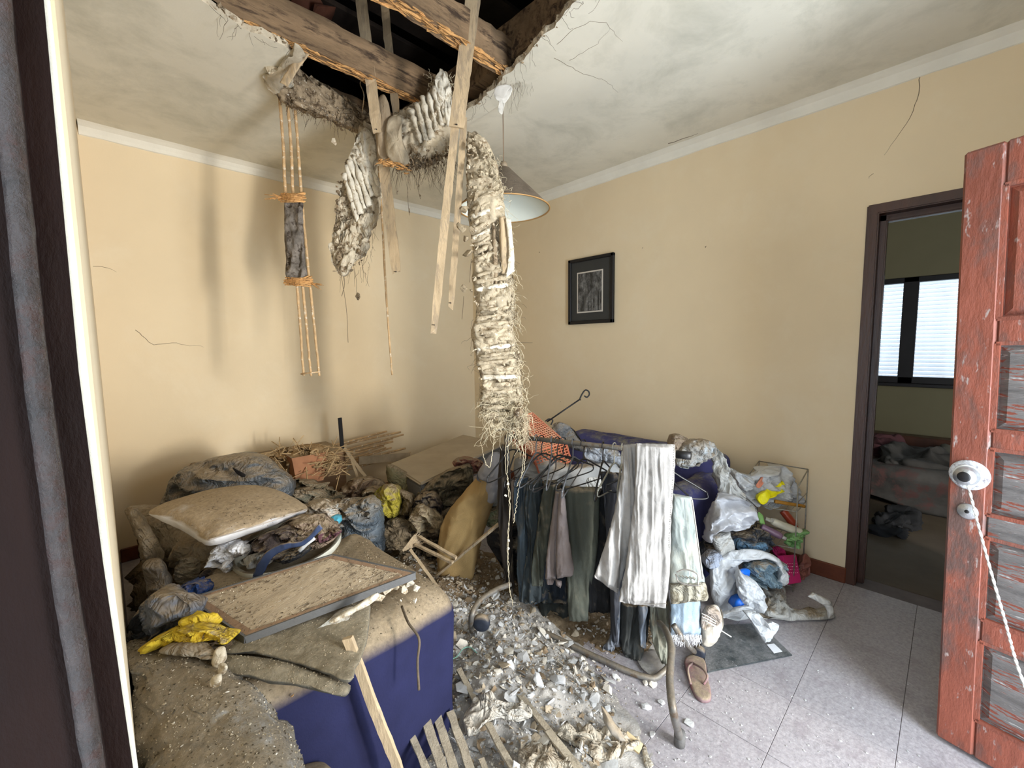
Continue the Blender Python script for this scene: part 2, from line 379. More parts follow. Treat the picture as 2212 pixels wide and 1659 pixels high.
mb.box((-.3, YN-.16, 0), (OX0, YN, 3.4)).box((OX1, YN-.16, 0), (XR+.14, YN, 3.4)).box((OX0, YN-.16, 2.03), (OX1, YN, 3.4))
struct(mb.done('wall_near', m_wall))
# side wall that holds the doorway the picture is taken from; inner face at x = -.006
mb = MB(); JY = .50
mb.box((-.16, JY+.012, 0), (-.0062, YL, 3.4)).box((-.16, YN, 0), (-.0062, -.52, 3.4)).box((-.16, -.52, 2.25), (-.0062, JY+.012, 3.4))
struct(mb.done('wall_entry', m_wall))
# plaster edge and varnished jamb, both slightly bowed like the picture's
def bowed(name, prof, mat, y=JY):
    """prof: bearing pairs; a vertical strip following the bowed bearings at several picture heights"""
    L = []
    for v, off in ((-900, (-.75, -.30, -5.0)), (0, (-1.35, -.97, -3.2)), (400, (-1.45, -1.0, -3)), (800, (-1.6, -1.07, -3)), (1200, (-1.27, -.70, -3)), (1659, (-.57, -.20, -3)), (2600, (.6, .9, -3))):
        L.append((v, off))
    return L
VV = [-1200, -600, 0, 200, 400, 600, 800, 1000, 1200, 1400, 1659, 1900, 2200]
B0 = np.interp(VV, [-1200, 0, 400, 800, 1200, 1659, 2200], [-1.0, -1.35, -1.48, -1.6, -1.30, -.62, .3])
B1 = np.interp(VV, [-1200, 0, 400, 800, 1200, 1659, 2200], [-.9, -.97, -.98, -1.0, -.78, -.28, .35])
def zat(v, y):  # height at which picture row v crosses the vertical line over (0,y)
    lo, hi = -30., 30.
    r = ray(W/2-FP*math.tan(YAW)+(v-740)*.12, v); return EYE+r[2]/r[1]*y
def strip(name, bl, br, y0, y1, mat, yb=None):
    L = []
    for v, a, b in zip(VV, bl, br):
        z = zat(v, y0); xa, xb = y0*math.tan(math.radians(a)), y0*math.tan(math.radians(b))
        L.append([(xa, y0, z), (xb, y0, z), (xb, y1, z), (xa, y1, z)])
    L = L[::-1]; L = np.array(L); L[0, :, 2] = 0; L = L[L[:, 0, 2] >= 0]; L = L[L[:, 0, 2] < 2.6]
    V, F = lofts(L); return V, F
m_edge = M('plaster_edge', (.80, .76, .64), .9, .1, 10, bump=.3, bsc=60, world=True)
V, F = strip('e', B0, B1, JY, JY+.014, m_edge); e_ = obj('trim_1', V, F, m_edge); struct(e_)
jamb = struct(empty('trim_2', (-.05, JY, 0)))
V, F = strip('j', B0-2.0, B0-.02, JY-.004, JY+.03, m_jamb); obj('jamb_face', V, F, m_jamb, jamb)
V, F = strip('j', B0-12, B0-3.35, JY-.028, JY+.0, m_jamb); o = obj('jamb_face', V, F, m_jamb, jamb)
# rounded glossy arris of the jamb stop
L = []
for v, b in list(zip(VV, B0))[::-1]:
    z = zat(v, JY-.03); x = (JY-.03)*math.tan(math.radians(b-1.9))
    a = np.linspace(-.3, math.pi*.75, 9)
    L.append([(x-.0075+.0075*math.cos(t), JY-.03+.0-.0075*math.sin(t), z) for t in a]+[(x-.016, JY-.0, z), (x-.001, JY, z)])
L = np.array(L); L = L[(L[:, 0, 2] > 0) & (L[:, 0, 2] < 2.6)]; L[0, :, 2] = 0
L = np.array([cat_rom(L[:, i], 160) for i in range(L.shape[1])]).transpose(1, 0, 2)
L = L+(fbm(L*np.array([90, 90, 40.]))*.0011)[..., None]*np.array([.6, -1, 0])
m_gloss = M('jamb_sheen_arris', (.045, .03, .026), .3, .5, 40, bump=1, bsc=120, spec=.8, col2=(.05, .02, .014), world=True)  # base colour paler than the jamb's: sheen put into the colour
V, F = lofts(L); obj('jamb_stop', V, F, m_gloss, jamb, True)
bbox('jamb_back', (-.16, JY-.02, 0), (-.06, JY+.012, 2.3), m_jamb, jamb, bev=.002)
# ---- roof void closed off
m_dark = M('attic_void', (.015, .011, .009), 1, .3, world=True, bump=0)
struct(bbox('wall_attic', (-.3, YN-.16, 3.95), (XR+.2, YL+.15, 4.0), m_dark, bev=0))
mb = MB(); mb.box((-.3, YN-.16, 3.4), (-.2, YL+.15, 3.95)).box((XR+.1, YN-.16, 3.4), (XR+.2, YL+.15, 3.95)).box((-.3, YL+.1, 3.4), (XR+.2, YL+.15, 3.95)).box((-.3, YN-.16, 3.4), (XR+.2, YN-.1, 3.95))
struct(mb.done('wall_attic_side', m_dark))
# ---- ceiling with its hole
hpx = [(405, -40), (440, 0), (500, 42), (545, 66), (580, 84), (612, 100), (640, 128), (652, 140), (622, 172), (640, 200), (690, 222), (740, 245), (790, 262), (850, 282), (920, 278), (975, 262), (1012, 240), (1050, 205), (1085, 165), (1105, 150), (1128, 128), (1150, 108), (1172, 78), (1195, 58), (1218, 34), (1245, 0)]
hole = [on(u, v, 2, ZC) for u, v in hpx]+[np.array(p) for p in [(1.46, .98, ZC), (1.3, .9, ZC), (1.1, .98, ZC), (.8, 1.02, ZC), (.62, 1.3, ZC), (.45, 1.6, ZC), (.36, 1.95, ZC)]]
fine = []
for i in range(len(hole)):
    a, b = hole[i], hole[(i+1) % len(hole)]; n = max(1, int(np.linalg.norm(b-a)/.022))
    for k in range(n): fine.append(a+(b-a)*k/n)
fine = np.array(fine); j = vn(fine*38)*.012+vn(fine*11+5)*.012; nrm = np.roll(fine, -1, 0)-np.roll(fine, 1, 0); nrm = np.stack([-nrm[:, 1], nrm[:, 0], nrm[:, 0]*0], -1); nrm /= np.linalg.norm(nrm, axis=1)[:, None]+1e-9
fine = fine+nrm*j[:, None]; HOLE = fine
outer = [(-.05, YN, ZC), (XR, YN, ZC), (XR, YL, ZC), (-.05, YL, ZC)]
pts = [Vector(p) for p in outer]+[Vector(p) for p in fine]
tri = tessellate_polygon([[Vector(p) for p in outer], [Vector(p) for p in fine]])
n = len(pts); Vc = [tuple(p) for p in pts]+[(p[0]+random.uniform(-.006, .006), p[1]+random.uniform(-.006, .006), ZC+.028) for p in pts]
Fc = [tuple(t) for t in tri]+[tuple(i+n for i in t[::-1]) for t in tri]
hn = len(fine)
for i in range(hn):
    a, b = 4+i, 4+(i+1) % hn; Fc.append((a, b, b+n, a+n))
ceil = struct(obj('ceiling', Vc, Fc, m_ceil))
ceil.data.materials.append(m_plas)
for p in ceil.data.polygons[-hn:]: p.material_index = 1
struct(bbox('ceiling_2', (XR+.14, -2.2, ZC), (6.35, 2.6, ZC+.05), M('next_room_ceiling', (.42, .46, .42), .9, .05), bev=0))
# reed mat broken edge all round the hole
for i in range(0, hn, 1):
    pass
mb = MB()
for i in range(hn):
    p = HOLE[i]; 
    for k in range(2):
        V, F = hull(8, *(random.choice([.4, .6, 1, 1.5])*np.array([random.uniform(.006, .014), random.uniform(.006, .014), random.uniform(.003, .008)]))); mb.add(V@rotm(*rng.uniform(0, 6, 3)).T+p+np.array([random.uniform(-.012, .012), random.uniform(-.012, .012), random.uniform(.0, .03)]), F)
o = stuff(mb.done('broken_rim', m_plasb, ceil))
strands('loose_fibres', [HOLE[random.randrange(hn)]+rng.normal(0, .008, 3) for i in range(150)], m_fibd, ceil, (.02, .12), .0008, spread=.6)
# cornices
def cornice(name, a, b, inward):
    a = np.array(a, float); b = np.array(b, float); w = np.array(inward, float); L = []
    for s in np.linspace(0, 1, 60):
        c = a+(b-a)*s; prof = [(-.002, -.068), (.008, -.064), (.016, -.045), (.03, -.022), (.052, -.008), (.07, .001), (-.002, .001)]
        L.append([c+w*(x)+np.array([0, 0, z]) for x, z in prof])
    L = np.array(L); L += (fbm(L*9)*.0022)[..., None]
    V, F = lofts(L); return struct(obj(name, V, F, m_corn, None, False))
cornice('trim_3', (-.0, YL, ZC), (XR, YL, ZC), (0, -1, 0)); cornice('trim_4', (XR, YL, ZC), (XR, YN, ZC), (-1, 0, 0))
# baseboards
bb = bbox('baseboard_right', (XR-.018, DY1+.0, 0), (XR, YL, .09), m_base, bev=.004); struct(bb)
struct(bbox('baseboard_left', (0, YL-.018, 0), (XR, YL, .09), m_base, bev=.004))
# inner doorway frame
fr = struct(empty('trim_5', (XR, 0, 0)))
for nm, lo, hi in (('post', (XR-.012, DY1-.045, 0), (XR+.15, DY1+.006, DZ)), ('post', (XR-.012, DY0-.006, 0), (XR+.15, DY0+.045, DZ)), ('head', (XR-.0125, DY0-.006, DZ-.05), (XR+.15, DY1+.006, DZ+.002)), ('stop', (XR+.05, DY1-.075, 0), (XR+.10, DY1-.04, DZ-.04)), ('stop', (XR+.05, DY0, DZ-.085), (XR+.10, DY1-.04, DZ-.045))):
    bbox(nm, lo, hi, m_frame, fr, bev=.006, seg=2)
# wall and ceiling cracks
def crack(pts, ax, val, r, parent, col=(.16, .12, .08)):
    q = []
    pts = [on(u, v, ax, val) for u, v in pts]
    for a, b in zip(pts[:-1], pts[1:]):
        n = max(2, int(np.linalg.norm(b-a)/.025))
        for k in range(n): q.append(a+(b-a)*k/n+rng.normal(0, .003, 3))
    q.append(pts[-1]); q = np.array(q); q[:, ax] = val
    V, F = tubeVF(q, [r, r*.8, r*.3], 4); obj('crack', V, F, M('crack', col, 1, .2, bump=0), parent)
wl, wr = bpy.data.objects['wall_left'], bpy.data.objects['wall_right']
crack([(292, 712), (330, 745), (370, 742), (440, 750)], 1, YL, .0016, wl)
crack([(200, 574), (232, 578), (252, 588)], 1, YL, .0014, wl)
crack([(655, 392), (700, 398), (728, 406), (735, 420)], 1, YL, .003, wl)
crack([(1990, 158), (1985, 200), (1962, 268), (1935, 300), (1910, 335)], 0, XR, .0016, wr)
crack([(1885, 375), (1877, 386)], 0, XR, .0012, wr)
crack([(1444, 310), (1475, 300), (1508, 288)], 2, ZC, .003, ceil)
crack([(1205, 95), (1230, 70), (1275, 45), (1310, 52), (1345, 90)], 2, ZC, .0012, ceil, (.3, .27, .2))
crack([(1200, 125), (1260, 160), (1310, 175), (1335, 200)], 2, ZC, .0012, ceil, (.3, .27, .2))
crack([(1230, 130), (1290, 95), (1320, 60)], 2, ZC, .001, ceil, (.3, .27, .2))
for u, v in ((1388, 535), (1525, 533), (1165, 545), (1210, 868)): 
    p = on(u, v, 0, XR); V, F = hull(8, .004, .008, .008); obj('chip_mark', V+p, F, m_plasb, wr)
# ---- beams seen in the hole
def joist(name, a, b, w, h, lab, rot=False):
    t = thing(name, a, lab, 'beam'); a = np.array(a, float); b = np.array(b, float)
    V, F = bar('b', a+(0, 0, h/2), b+(0, 0, h/2), h, w, m_beam, n=40, wig=.006, wv=(0, 0, 1), ret=True); obj('timber', V, F, m_beam, t)
    if rot:
        mb = MB(); d = (b-a)/np.linalg.norm(b-a); sd = np.cross(d, (0, 0, 1.))
        for k in range(240):
            s = random.random(); p = a+(b-a)*s+sd*random.uniform(-w/2, w/2); L = random.uniform(.02, .09)
            V, F = hull(7, L, .006, .007); A = np.array(Matrix.Rotation(math.atan2(d[1], d[0])+random.gauss(0, .12), 3, 'Z')); mb.add(V@A.T+p+np.array([0, 0, random.uniform(-.008, .006)]), F)
        stuff(mb.done('splintered_edge', m_rot, t))
    return t
joist('ceiling_joist', (.02, 2.20, 2.775), (1.56, 2.2, 2.775), .07, .17, 'rotten ceiling joist with splintered orange edge, lower left in the hole', rot=True)
joist('ceiling_joist', (.3, 1.64, 2.775), (1.60, 1.67, 2.775), .07, .15, 'shorter rotten joist with orange broken edge, right of the hanging strips', rot=True)
joist('ceiling_beam', (1.66, .3, 2.84), (1.66, 2.9, 2.84), .10, .18, 'dark crossbeam along the right side of the ceiling hole')
joist('ceiling_joist', (.3, 2.72, 2.80), (1.6, 2.72, 2.80), .07, .14, 'dark joist above the sagging plaster edge of the hole')
m_rtile = M('roof_tile', (.16, .06, .035), .95, .4, 9)
rt = thing('roof_boards', (1, 2, 3.4), 'dark roof boards and clay tiles high above the hole', 'roof')
for k in range(9): V, F = bar('b', (-.1, .2+k*.36, 3.35+.03*math.sin(k*2)), (2.9, .25+k*.36, 3.4), .22, .02, m_attic, n=6, wig=.01, wv=(0, 1, 0), ret=True); obj('board', V, F, m_attic, rt)
for k in range(5):
    p = on(580+k*28, 4+k*7, 2, 3.15); V, F = hull(10, .12, .09, .02); obj('clay_tile', V@rotm(.5, .3, k).T+p, F, m_rtile, rt)
# ---- next room: walls, window with shutters, low bed with rumpled bedding
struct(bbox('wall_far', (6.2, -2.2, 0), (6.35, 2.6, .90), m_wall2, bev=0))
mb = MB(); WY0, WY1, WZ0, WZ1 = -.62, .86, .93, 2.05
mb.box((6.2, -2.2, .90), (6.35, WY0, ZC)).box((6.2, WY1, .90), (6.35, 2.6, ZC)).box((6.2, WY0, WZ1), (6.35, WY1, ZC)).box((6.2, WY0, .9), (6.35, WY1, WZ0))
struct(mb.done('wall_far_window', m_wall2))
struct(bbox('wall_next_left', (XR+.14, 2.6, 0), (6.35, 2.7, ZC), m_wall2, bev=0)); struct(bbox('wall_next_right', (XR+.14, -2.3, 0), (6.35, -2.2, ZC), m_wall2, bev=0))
wn = struct(empty('window_1', (6.2, .05, WZ0)))
for nm, y0, y1, z0, z1 in (('frame', WY1-.05, WY1, WZ0, WZ1), ('frame', WY0, WY0+.05, WZ0, WZ1), ('frame', WY0, WY1, WZ1-.055, WZ1), ('frame', WY0, WY1, WZ0, WZ0+.07), ('mullion', .285, .405, WZ0, WZ1), ('mullion', -.30, -.19, WZ0, WZ1)):
    bbox(nm, (6.18, y0, z0), (6.27, y1, z1), m_black, wn, bev=.005)
bbox('window_sill', (6.15, WY0-.03, WZ0-.035), (6.24, WY1+.03, WZ0), m_black, wn, bev=.004)
m_glass = bpy.data.materials.new('window_glass'); m_glass.use_nodes = True; b_ = m_glass.node_tree.nodes['Principled BSDF']; b_.inputs['Transmission Weight'].default_value = 1; b_.inputs['Roughness'].default_value = .05; b_.inputs['IOR'].default_value = 1.01; b_.inputs['Specular IOR Level'].default_value = .2
for y0, y1 in ((.405, WY1-.05), (-.19, .285), (WY0+.05, -.30)):
    bbox('pane', (6.228, y0, WZ0+.07), (6.232, y1, WZ1-.055), m_glass, wn, bev=0)
    n = 22; z = WZ0-.01
    for k in range(27):
        zz = WZ0+k*.043; o = bbox('shutter_slat', (6.30, y0-.02, zz), (6.312, y1+.02, zz+.039), m_slat, wn, bev=.004)
        o.rotation_euler = (0, .35, 0)
bed = thing('low_bed', (5.4, .3, 0), 'low dark bed frame heaped with rumpled bedding in the next room', 'bed')
bbox('bed_frame', (5.95, -.9, 0), (6.12, 1.2, .40), m_frame, bed, bev=.01)
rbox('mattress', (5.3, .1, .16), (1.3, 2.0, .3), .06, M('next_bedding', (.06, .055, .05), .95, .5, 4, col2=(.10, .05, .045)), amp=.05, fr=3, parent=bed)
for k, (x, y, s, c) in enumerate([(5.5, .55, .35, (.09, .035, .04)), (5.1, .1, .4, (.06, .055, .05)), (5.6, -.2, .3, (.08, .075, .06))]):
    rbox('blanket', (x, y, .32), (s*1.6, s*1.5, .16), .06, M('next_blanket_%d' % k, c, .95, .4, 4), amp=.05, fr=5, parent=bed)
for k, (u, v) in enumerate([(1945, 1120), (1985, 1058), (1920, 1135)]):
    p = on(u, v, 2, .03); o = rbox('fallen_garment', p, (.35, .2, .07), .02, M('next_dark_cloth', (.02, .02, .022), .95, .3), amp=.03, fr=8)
    tag(o, ['black crumpled cloth on the dim floor through the doorway', 'larger dark garment on the floor beside the low bed', 'small dark rag on the floor through the doorway'][k], 'clothing')
# ---- open entry door leaf
m_leaf = M('door_red_paint', (.23, .062, .036), .55, .35, 5, bump=.7, bsc=30, stretch=(1, 1, .35), col2=(.11, .06, .05), c2lo=.46, c2hi=.62, speck=(.33, .26, .24), spsc=45, spec=.5)
m_weath = M('door_weathered_wood', (.17, .155, .15), .8, .35, 5, bump=1.2, bsc=25, stretch=(1, 1, 7), col2=(.24, .06, .035), c2lo=.54, c2hi=.57, speck=(.5, .48, .47), spsc=16, spec=.4)
D0 = np.array([2.0, -.033, 0]); ddir = np.array([-.29, -.957, 0]); ddir /= np.linalg.norm(ddir); dn = np.array([-ddir[1], ddir[0], 0])*-1
if dn@(-D0) < 0: dn = -dn
leafM = Matrix(((ddir[0], -dn[0], 0, D0[0]), (ddir[1], -dn[1], 0, D0[1]), (0, 0, 1, .012), (0, 0, 0, 1))) @ Matrix.Rotation(-.024, 4, 'Y')
dr = struct(empty('door_1', D0)); DW, DH, DT = .84, 1.965, .042
ST = .092
def lb(nm, x0, x1, z0, z1, y0, y1, mat, bev=.004): return bbox(nm, (x0, y0, z0), (x1, y1, z1), mat, dr, bev=bev, M4=leafM)
lb('stile', 0, ST, 0, DH, 0, DT, m_leaf, .007); lb('stile', DW-ST, DW, 0, DH, 0, DT, m_leaf, .007)
zs = [(0, .13), (.40, .475), (.745, .82), (1.03, 1.09), (1.36, 1.435), (DH-.13, DH)]
for z0, z1 in zs: lb('rail', ST, DW-ST, z0, z1, .003, DT-.003, m_weath if z0 in (.745,) else m_leaf, .005)
for (a, b), (c, d) in zip(zs[:-1], zs[1:]):
    top = (c == DH-.13)
    lb('panel', ST-.005, DW-ST+.005, b-.004, c+.004, .016, .028, m_weath if not top else m_leaf, 0)
    # raised field with bevelled sides
    bm = bmesh.new(); x0, x1, z0, z1 = ST+.03, DW-ST-.03, b+.03, c-.03; e = .02
    pts = [(x0-e, .016, z0-e), (x1+e, .016, z0-e), (x1+e, .016, z1+e), (x0-e, .016, z1+e), (x0, .004, z0), (x1, .004, z0), (x1, .004, z1), (x0, .004, z1)]
    V = [leafM @ Vector(p) for p in pts]; obj('raised_panel', [tuple(v) for v in V], [(4, 5, 6, 7), (0, 1, 5, 4), (1, 2, 6, 5), (2, 3, 7, 6), (3, 0, 4, 7), (3, 2, 1, 0)], m_weath if not top else m_leaf, dr)
    mbm = MB()
    for za in (b, c): mbm.box((ST, .002, za-.006), (DW-ST, .014, za+.006), leafM)
    mbm.box((ST-.006, .002, b), (ST+.008, .014, c), leafM)
    mbm.done('moulding', m_leaf, dr)
def LP(x, y, z): return np.array(leafM @ Vector((x, y, z)))
m_chrome = M('worn_metal', (.55, .57, .6), .3, .2, 30, metal=.9, bump=.4)
m_rose = M('white_flaked_rose', (.6, .62, .66), .5, .3, 40, bump=.8, col2=(.2, .18, .2))
def disc(nm, c, r0, r1, h, mat, parent):
    ax = np.array(dn); u = np.array(ddir); w = np.array([0, 0, 1.]); L = []
    for rr, hh in ((r0, -.002), (r0, h*.4), (r0*.9, h*.7), (r1, h)):
        a = np.linspace(0, 2*np.pi, 28, endpoint=False); L.append(np.array(c)+ax*hh+rr*(np.cos(a)[:, None]*u+np.sin(a)[:, None]*w))
    V, F = lofts(L); return obj(nm, V, F, mat, parent, True)
kz = on(2085, 1026, 0, 1.985)[2]; KC = LP(.05, 0, on(2085, 1026, 0, 1.985)[2]-.012)
disc('rose', KC, .048, .036, .012, m_rose, dr); disc('knob', KC+dn*.01, .03, .026, .035, m_chrome, dr); disc('knob_cap', KC+dn*.044, .016, .012, .006, m_black, dr)
LC = LP(.05, 0, on(2083, 1105, 0, 1.985)[2]-.012)
disc('lock_cylinder', LC, .026, .022, .006, m_chrome, dr); disc('key_slot', LC+dn*.0055, .006, .005, .002, m_black, dr)
r0 = KC+dn*.03; e1 = r0+(P(2212, 1478, 1.16)-r0)*1.0; e2 = P(2330, 1750, 1.05)
mb = MB(); cpts = cat_rom([r0, r0+(e1-r0)*.35+(0, 0, -.012), r0+(e1-r0)*.7+(0, 0, -.01), e1, e2, (e2[0], e2[1], .01)], 260)
tt = np.arange(len(cpts))*.55
for ph in (0, math.pi):
    V, F = tubeVF(cpts+.0017*np.stack([np.cos(tt+ph), np.sin(tt+ph), 0*tt], -1), .0022, 6); mb.add(V, F)
V, F = tubeVF([r0+.032*(math.cos(a)*np.array(ddir)+math.sin(a)*np.array([0, 0, 1.]))-dn*.012 for a in np.linspace(0, 6.28, 24)], .0028, 6); mb.add(V, F)
tag(mb.done('knotted_rope', M('white_rope', (.75, .76, .74), .9, .1, bump=.5), None, True), 'thin white rope tied round the knob of the open red door', 'rope')
# ================================================================== WHAT HANGS FROM THE HOLE
# sagging broken plaster edge, lower left of the hole
t = thing('sagging_plaster_edge', P(700, 230, 2.75), 'sagging dark edge of broken plaster and reeds along the lower left of the ceiling hole', 'plaster')
blob('plaster_edge', [(598, 190), (640, 150), (668, 168), (720, 195), (775, 232), (822, 262), (850, 285), (830, 300), (800, 300), (768, 285), (720, 262), (660, 240), (612, 222)], 2.42, m_plasb, .06, .08, gx=.17, amp=.03, fr=12, edge=.008, parent=t)
blob('curled_plaster', [(640, 95), (658, 118), (630, 150), (608, 188), (595, 206), (578, 192), (572, 168), (590, 155), (612, 135), (630, 108)], 2.06, M('curled_plaster', (.50, .44, .34), .95, .25, 12, bump=.8, bsc=40), .03, .05, gy=.28, amp=.012, fr=14, parent=t)
ribbon('torn_strip', [(650, 108, 668, 118), (628, 140, 645, 150), (604, 178, 622, 188)], 2.0, m_lath, .012, nv=30, amp=.003, parent=t)
blob('torn_flake', [(571, 130), (592, 142), (603, 150), (590, 158), (580, 160)], 2.05, m_plas, .006, .006, amp=.003, parent=t, K=40, RR=6)
mb = MB()
for k in range(170):
    s = random.random(); u = 610+s*225; v = 205+s*85+random.gauss(0, 12); V, F = hull(8, random.uniform(.006, .022), random.uniform(.006, .02), random.uniform(.004, .014)); mb.add(V@rotm(*rng.uniform(0, 6, 3)).T+P(u, v, 2.20+s*.36+random.uniform(-.03, .04)), F)
stuff(mb.done('plaster_crumbs', m_plasb, t))
strands('root_fibres', [P(610+s*230, 220+s*75+random.gauss(0, 6), 2.18+s*.36) for s in rng.random(90)], m_fibd, t, (.02, .09), .0009)
# reed bundle hanging at the left, three canes, tied twice
t = thing('reed_bundle', P(640, 500, 2.42), 'hanging bundle of three thin reeds with two orange ties and grey bark wrap', 'reeds')
D = 2.28
for k, (a, b, c, d2, e) in enumerate([((604, 208), (612, 320), (618, 432), (640, 600), (656, 812)), ((620, 205), (629, 320), (634, 432), (652, 600), (672, 812)), ((636, 215), (644, 320), (652, 432), (668, 600), (690, 812))]):
    q = [P(*a, D), P(*b, D), P(*c, D), P(*d2, D), P(*e, D)]
    pts = cat_rom(q, 90); tube('reed', pts+rng.normal(0, .0006, pts.shape), [.0085, .0075, .0085, .007, .0075, .006], m_reed, t, k=8)
tube('cross_reed', [P(650, 808, D-.01), P(692, 803, D-.01)], .004, m_reed, t)
ribbon('bark_wrap', [(614, 438, 655, 438), (614, 500, 656, 500), (618, 560, 660, 560), (616, 590, 664, 590), (624, 612, 662, 612)], D-.005, M('grey_bark', (.19, .165, .14), .9, .5, 14, bump=1, bsc=50, col2=(.06, .045, .035)), .05, amp=.012, fr=18, an=(1.5, .5), parent=t)
for v0, u0, u1, ext in ((426, 608, 656, -40), (611, 618, 672, 34)):
    mb = MB()
    for k in range(26):
        y = v0+random.gauss(0, 4.5); V, F = tubeVF([P(u0+random.uniform(-6, 4), y, D-.012), P((u0+u1)/2, y+random.gauss(0, 3), D-.034-random.random()*.012), P(u1+random.uniform(-4, 6), y+random.gauss(0, 5), D-.012)], .0035, 5, 8); mb.add(V, F)
    for k in range(10):
        V, F = tubeVF([P(u0 if ext < 0 else u1, v0, D-.02), P((u0 if ext < 0 else u1)+ext*random.uniform(.4, 1), v0+random.gauss(-4 if ext < 0 else 8, 6), D-.03)], [.003, .001], 4); mb.add(V, F)
    mb.done('straw_tie', m_rot, t)
# single thin reed
t = tag(tube('thin_reed', cat_rom([P(818, 360, 2.45), P(826, 480, 2.45), P(832, 600, 2.45), P(840, 720, 2.45), P(847, 810, 2.45)], 60), [.007, .006, .0065, .0055, .005], m_reed, None), 'single thin brown reed hanging right of the left plaster slab', 'reed')
# laths hanging through the hole
def lath(a, b, w, lab, n=26, wv=None, tip=.2, th=.012, split=None):
    t = thing('hanging_lath', b, lab, 'lath', 'wooden laths hanging through the ceiling hole')
    V, F = bar('x', a, b, w, th, m_lath, n=n, wig=.0025, wv=wv, tip=tip, ret=True); obj('strip', V, F, m_lath, t)
    p = np.array(b)+(np.array(a)-np.array(b))*.012; tube('nail', [p-cF*.01-cR*.01, p-cF*.012+cR*.002], .0016, m_black, t, k=6); 
    V, F = tubeVF([p-cF*.0075, p-cF*.0078], .003, 8); obj('nail_hole', V, F, m_black, t)
    return t
lath(P(777, -30, 2.15), P(815, 285, 2.25), .040*1.35, 'wide lath left of centre, its foot lost in the broken plaster')
lath(P(826, -30, 2.3), P(857, 250, 2.35), .030*1.4, 'shorter lath just right of the wide one, ending at the ribbed slab')
lath(P(815, 225, 2.3), P(857, 592, 2.3), .055, 'dusty lath ending in midair below the left ribbed slab')
lath(P(1025, -30, 1.95), P(987, 275, 1.98), .068, 'pale split lath in front, topmost length hanging right of centre', n=20, tip=0)
lath(P(985, 250, 2.0), P(938, 708, 1.95), .036, 'longest lath, pale at its lower end, slanting to the left', tip=.3)
lath(P(1001, 255, 2.06), P(974, 660, 2.06), .030, 'dark lath hanging behind the longest one')
# bent wire near the wide lath
tag(tube('bent_wire', [P(782, 245, 2.5), P(786, 205, 2.5), P(778, 180, 2.5), P(790, 167, 2.5), P(812, 176, 2.5), P(835, 195, 2.5)], .003, m_reed, None, 6, 40), 'thin bent wire loop behind the wide lath', 'wire')
# ribbed plaster chunks
def ribs(name, t, a0, a1, b0, b1, d, n, r, mat, skip=.12):
    """rows of plaster ribs keyed between reeds: quad a0-a1 (start edge) to b0-b1 (end edge)"""
    a0, a1, b0, b1 = [np.array(q, float) for q in (a0, a1, b0, b1)]
    for k in range(n):
        if random.random() < skip: continue
        s = (k+.5)/n; p, q = a0+(a1-a0)*s, b0+(b1-b0)*s
        e0, e1 = random.uniform(0, .12), random.uniform(.86, 1); p, q = p+(q-p)*e0, p+(q-p)*e1
        m = 14; pts = np.array([P(*(p+(q-p)*x), d+random.uniform(-.003, .003)) for x in np.linspace(0, 1, m)])
        V, F = tubeVF(pts, [r*random.uniform(.45, 1.25) for _ in range(9)], 7); V = V+fbm(V*55)[:, None]*.007*np.array([[1, 1, 1]]); obj(name, V, F, mat, t, True)
t = thing('hanging_plaster_slab', P(775, 430, 2.4), 'white ribbed plaster slab hanging tilted at the left of the hole', 'plaster')
blob('slab', [(776, 275), (800, 268), (818, 300), (822, 340), (812, 375), (826, 405), (822, 440), (818, 470), (800, 505), (792, 548), (768, 565), (742, 596), (722, 575), (715, 545), (722, 500), (735, 430), (740, 395), (752, 345), (768, 320)], 2.42, m_plas, .03, .04, amp=.022, fr=13, edge=.008, parent=t, gy=-.02)
ribs('rib', t, (775, 295), (738, 375), (824, 425), (770, 490), 2.375, 6, .017, m_plasw, .0)
blob('white_face', [(775, 290), (790, 275), (808, 300), (812, 335), (806, 360), (822, 400), (800, 400), (768, 350), (752, 345)], 2.378, m_plasw, .012, .02, amp=.01, fr=20, parent=t, K=50, RR=8)
mb = MB()
for k in range(190):
    v = random.uniform(390, 590); u = 728+(v-390)*-.03+abs(random.gauss(0, 30)); u = min(u, 815-(v-480)*.4 if v > 480 else 815)
    V, F = hull(8, random.uniform(.005, .02), random.uniform(.005, .018), random.uniform(.004, .012)); mb.add(V@rotm(*rng.uniform(0, 6, 3)).T+P(u, v, 2.39+random.uniform(-.03, .02)), F)
stuff(mb.done('plaster_crumbs', m_plasb, t))
for (u, v, s, m) in ((735, 555, .035, m_plasb), (742, 580, .03, m_plasb), (755, 535, .04, m_plasw), (775, 545, .028, m_plasb), (765, 500, .04, m_plas), (728, 520, .03, m_plas), (790, 520, .03, m_plas)):
    V, F = hull(14, s, s*.9, s*.7); obj('clod', V@rotm(*rng.uniform(0, 6, 3)).T+P(u, v, 2.38), F, m, t)
strands('root_fibres', [P(random.uniform(722, 810), random.uniform(430, 590), 2.38) for i in range(110)], m_fibd, t, (.02, .12), .0009)
for (u0, v0, u1, v1, r) in ((736, 590, 752, 740, .0012), (760, 560, 770, 640, .0009), (742, 590, 738, 640, .0015)):
    tube('dangling_string', cat_rom([P(u0, v0, 2.4), P((u0+u1)/2+4, (v0+v1)/2, 2.4), P(u1, v1, 2.4)], 20), r, m_fibd, t, 5)
V, F = hull(12, .018, .018, .03); tag(obj('dangling_clod', V+P(774, 640, 2.4), F, m_plasb, None), 'lone crumb of plaster dangling on a thread below the left slab', 'plaster')
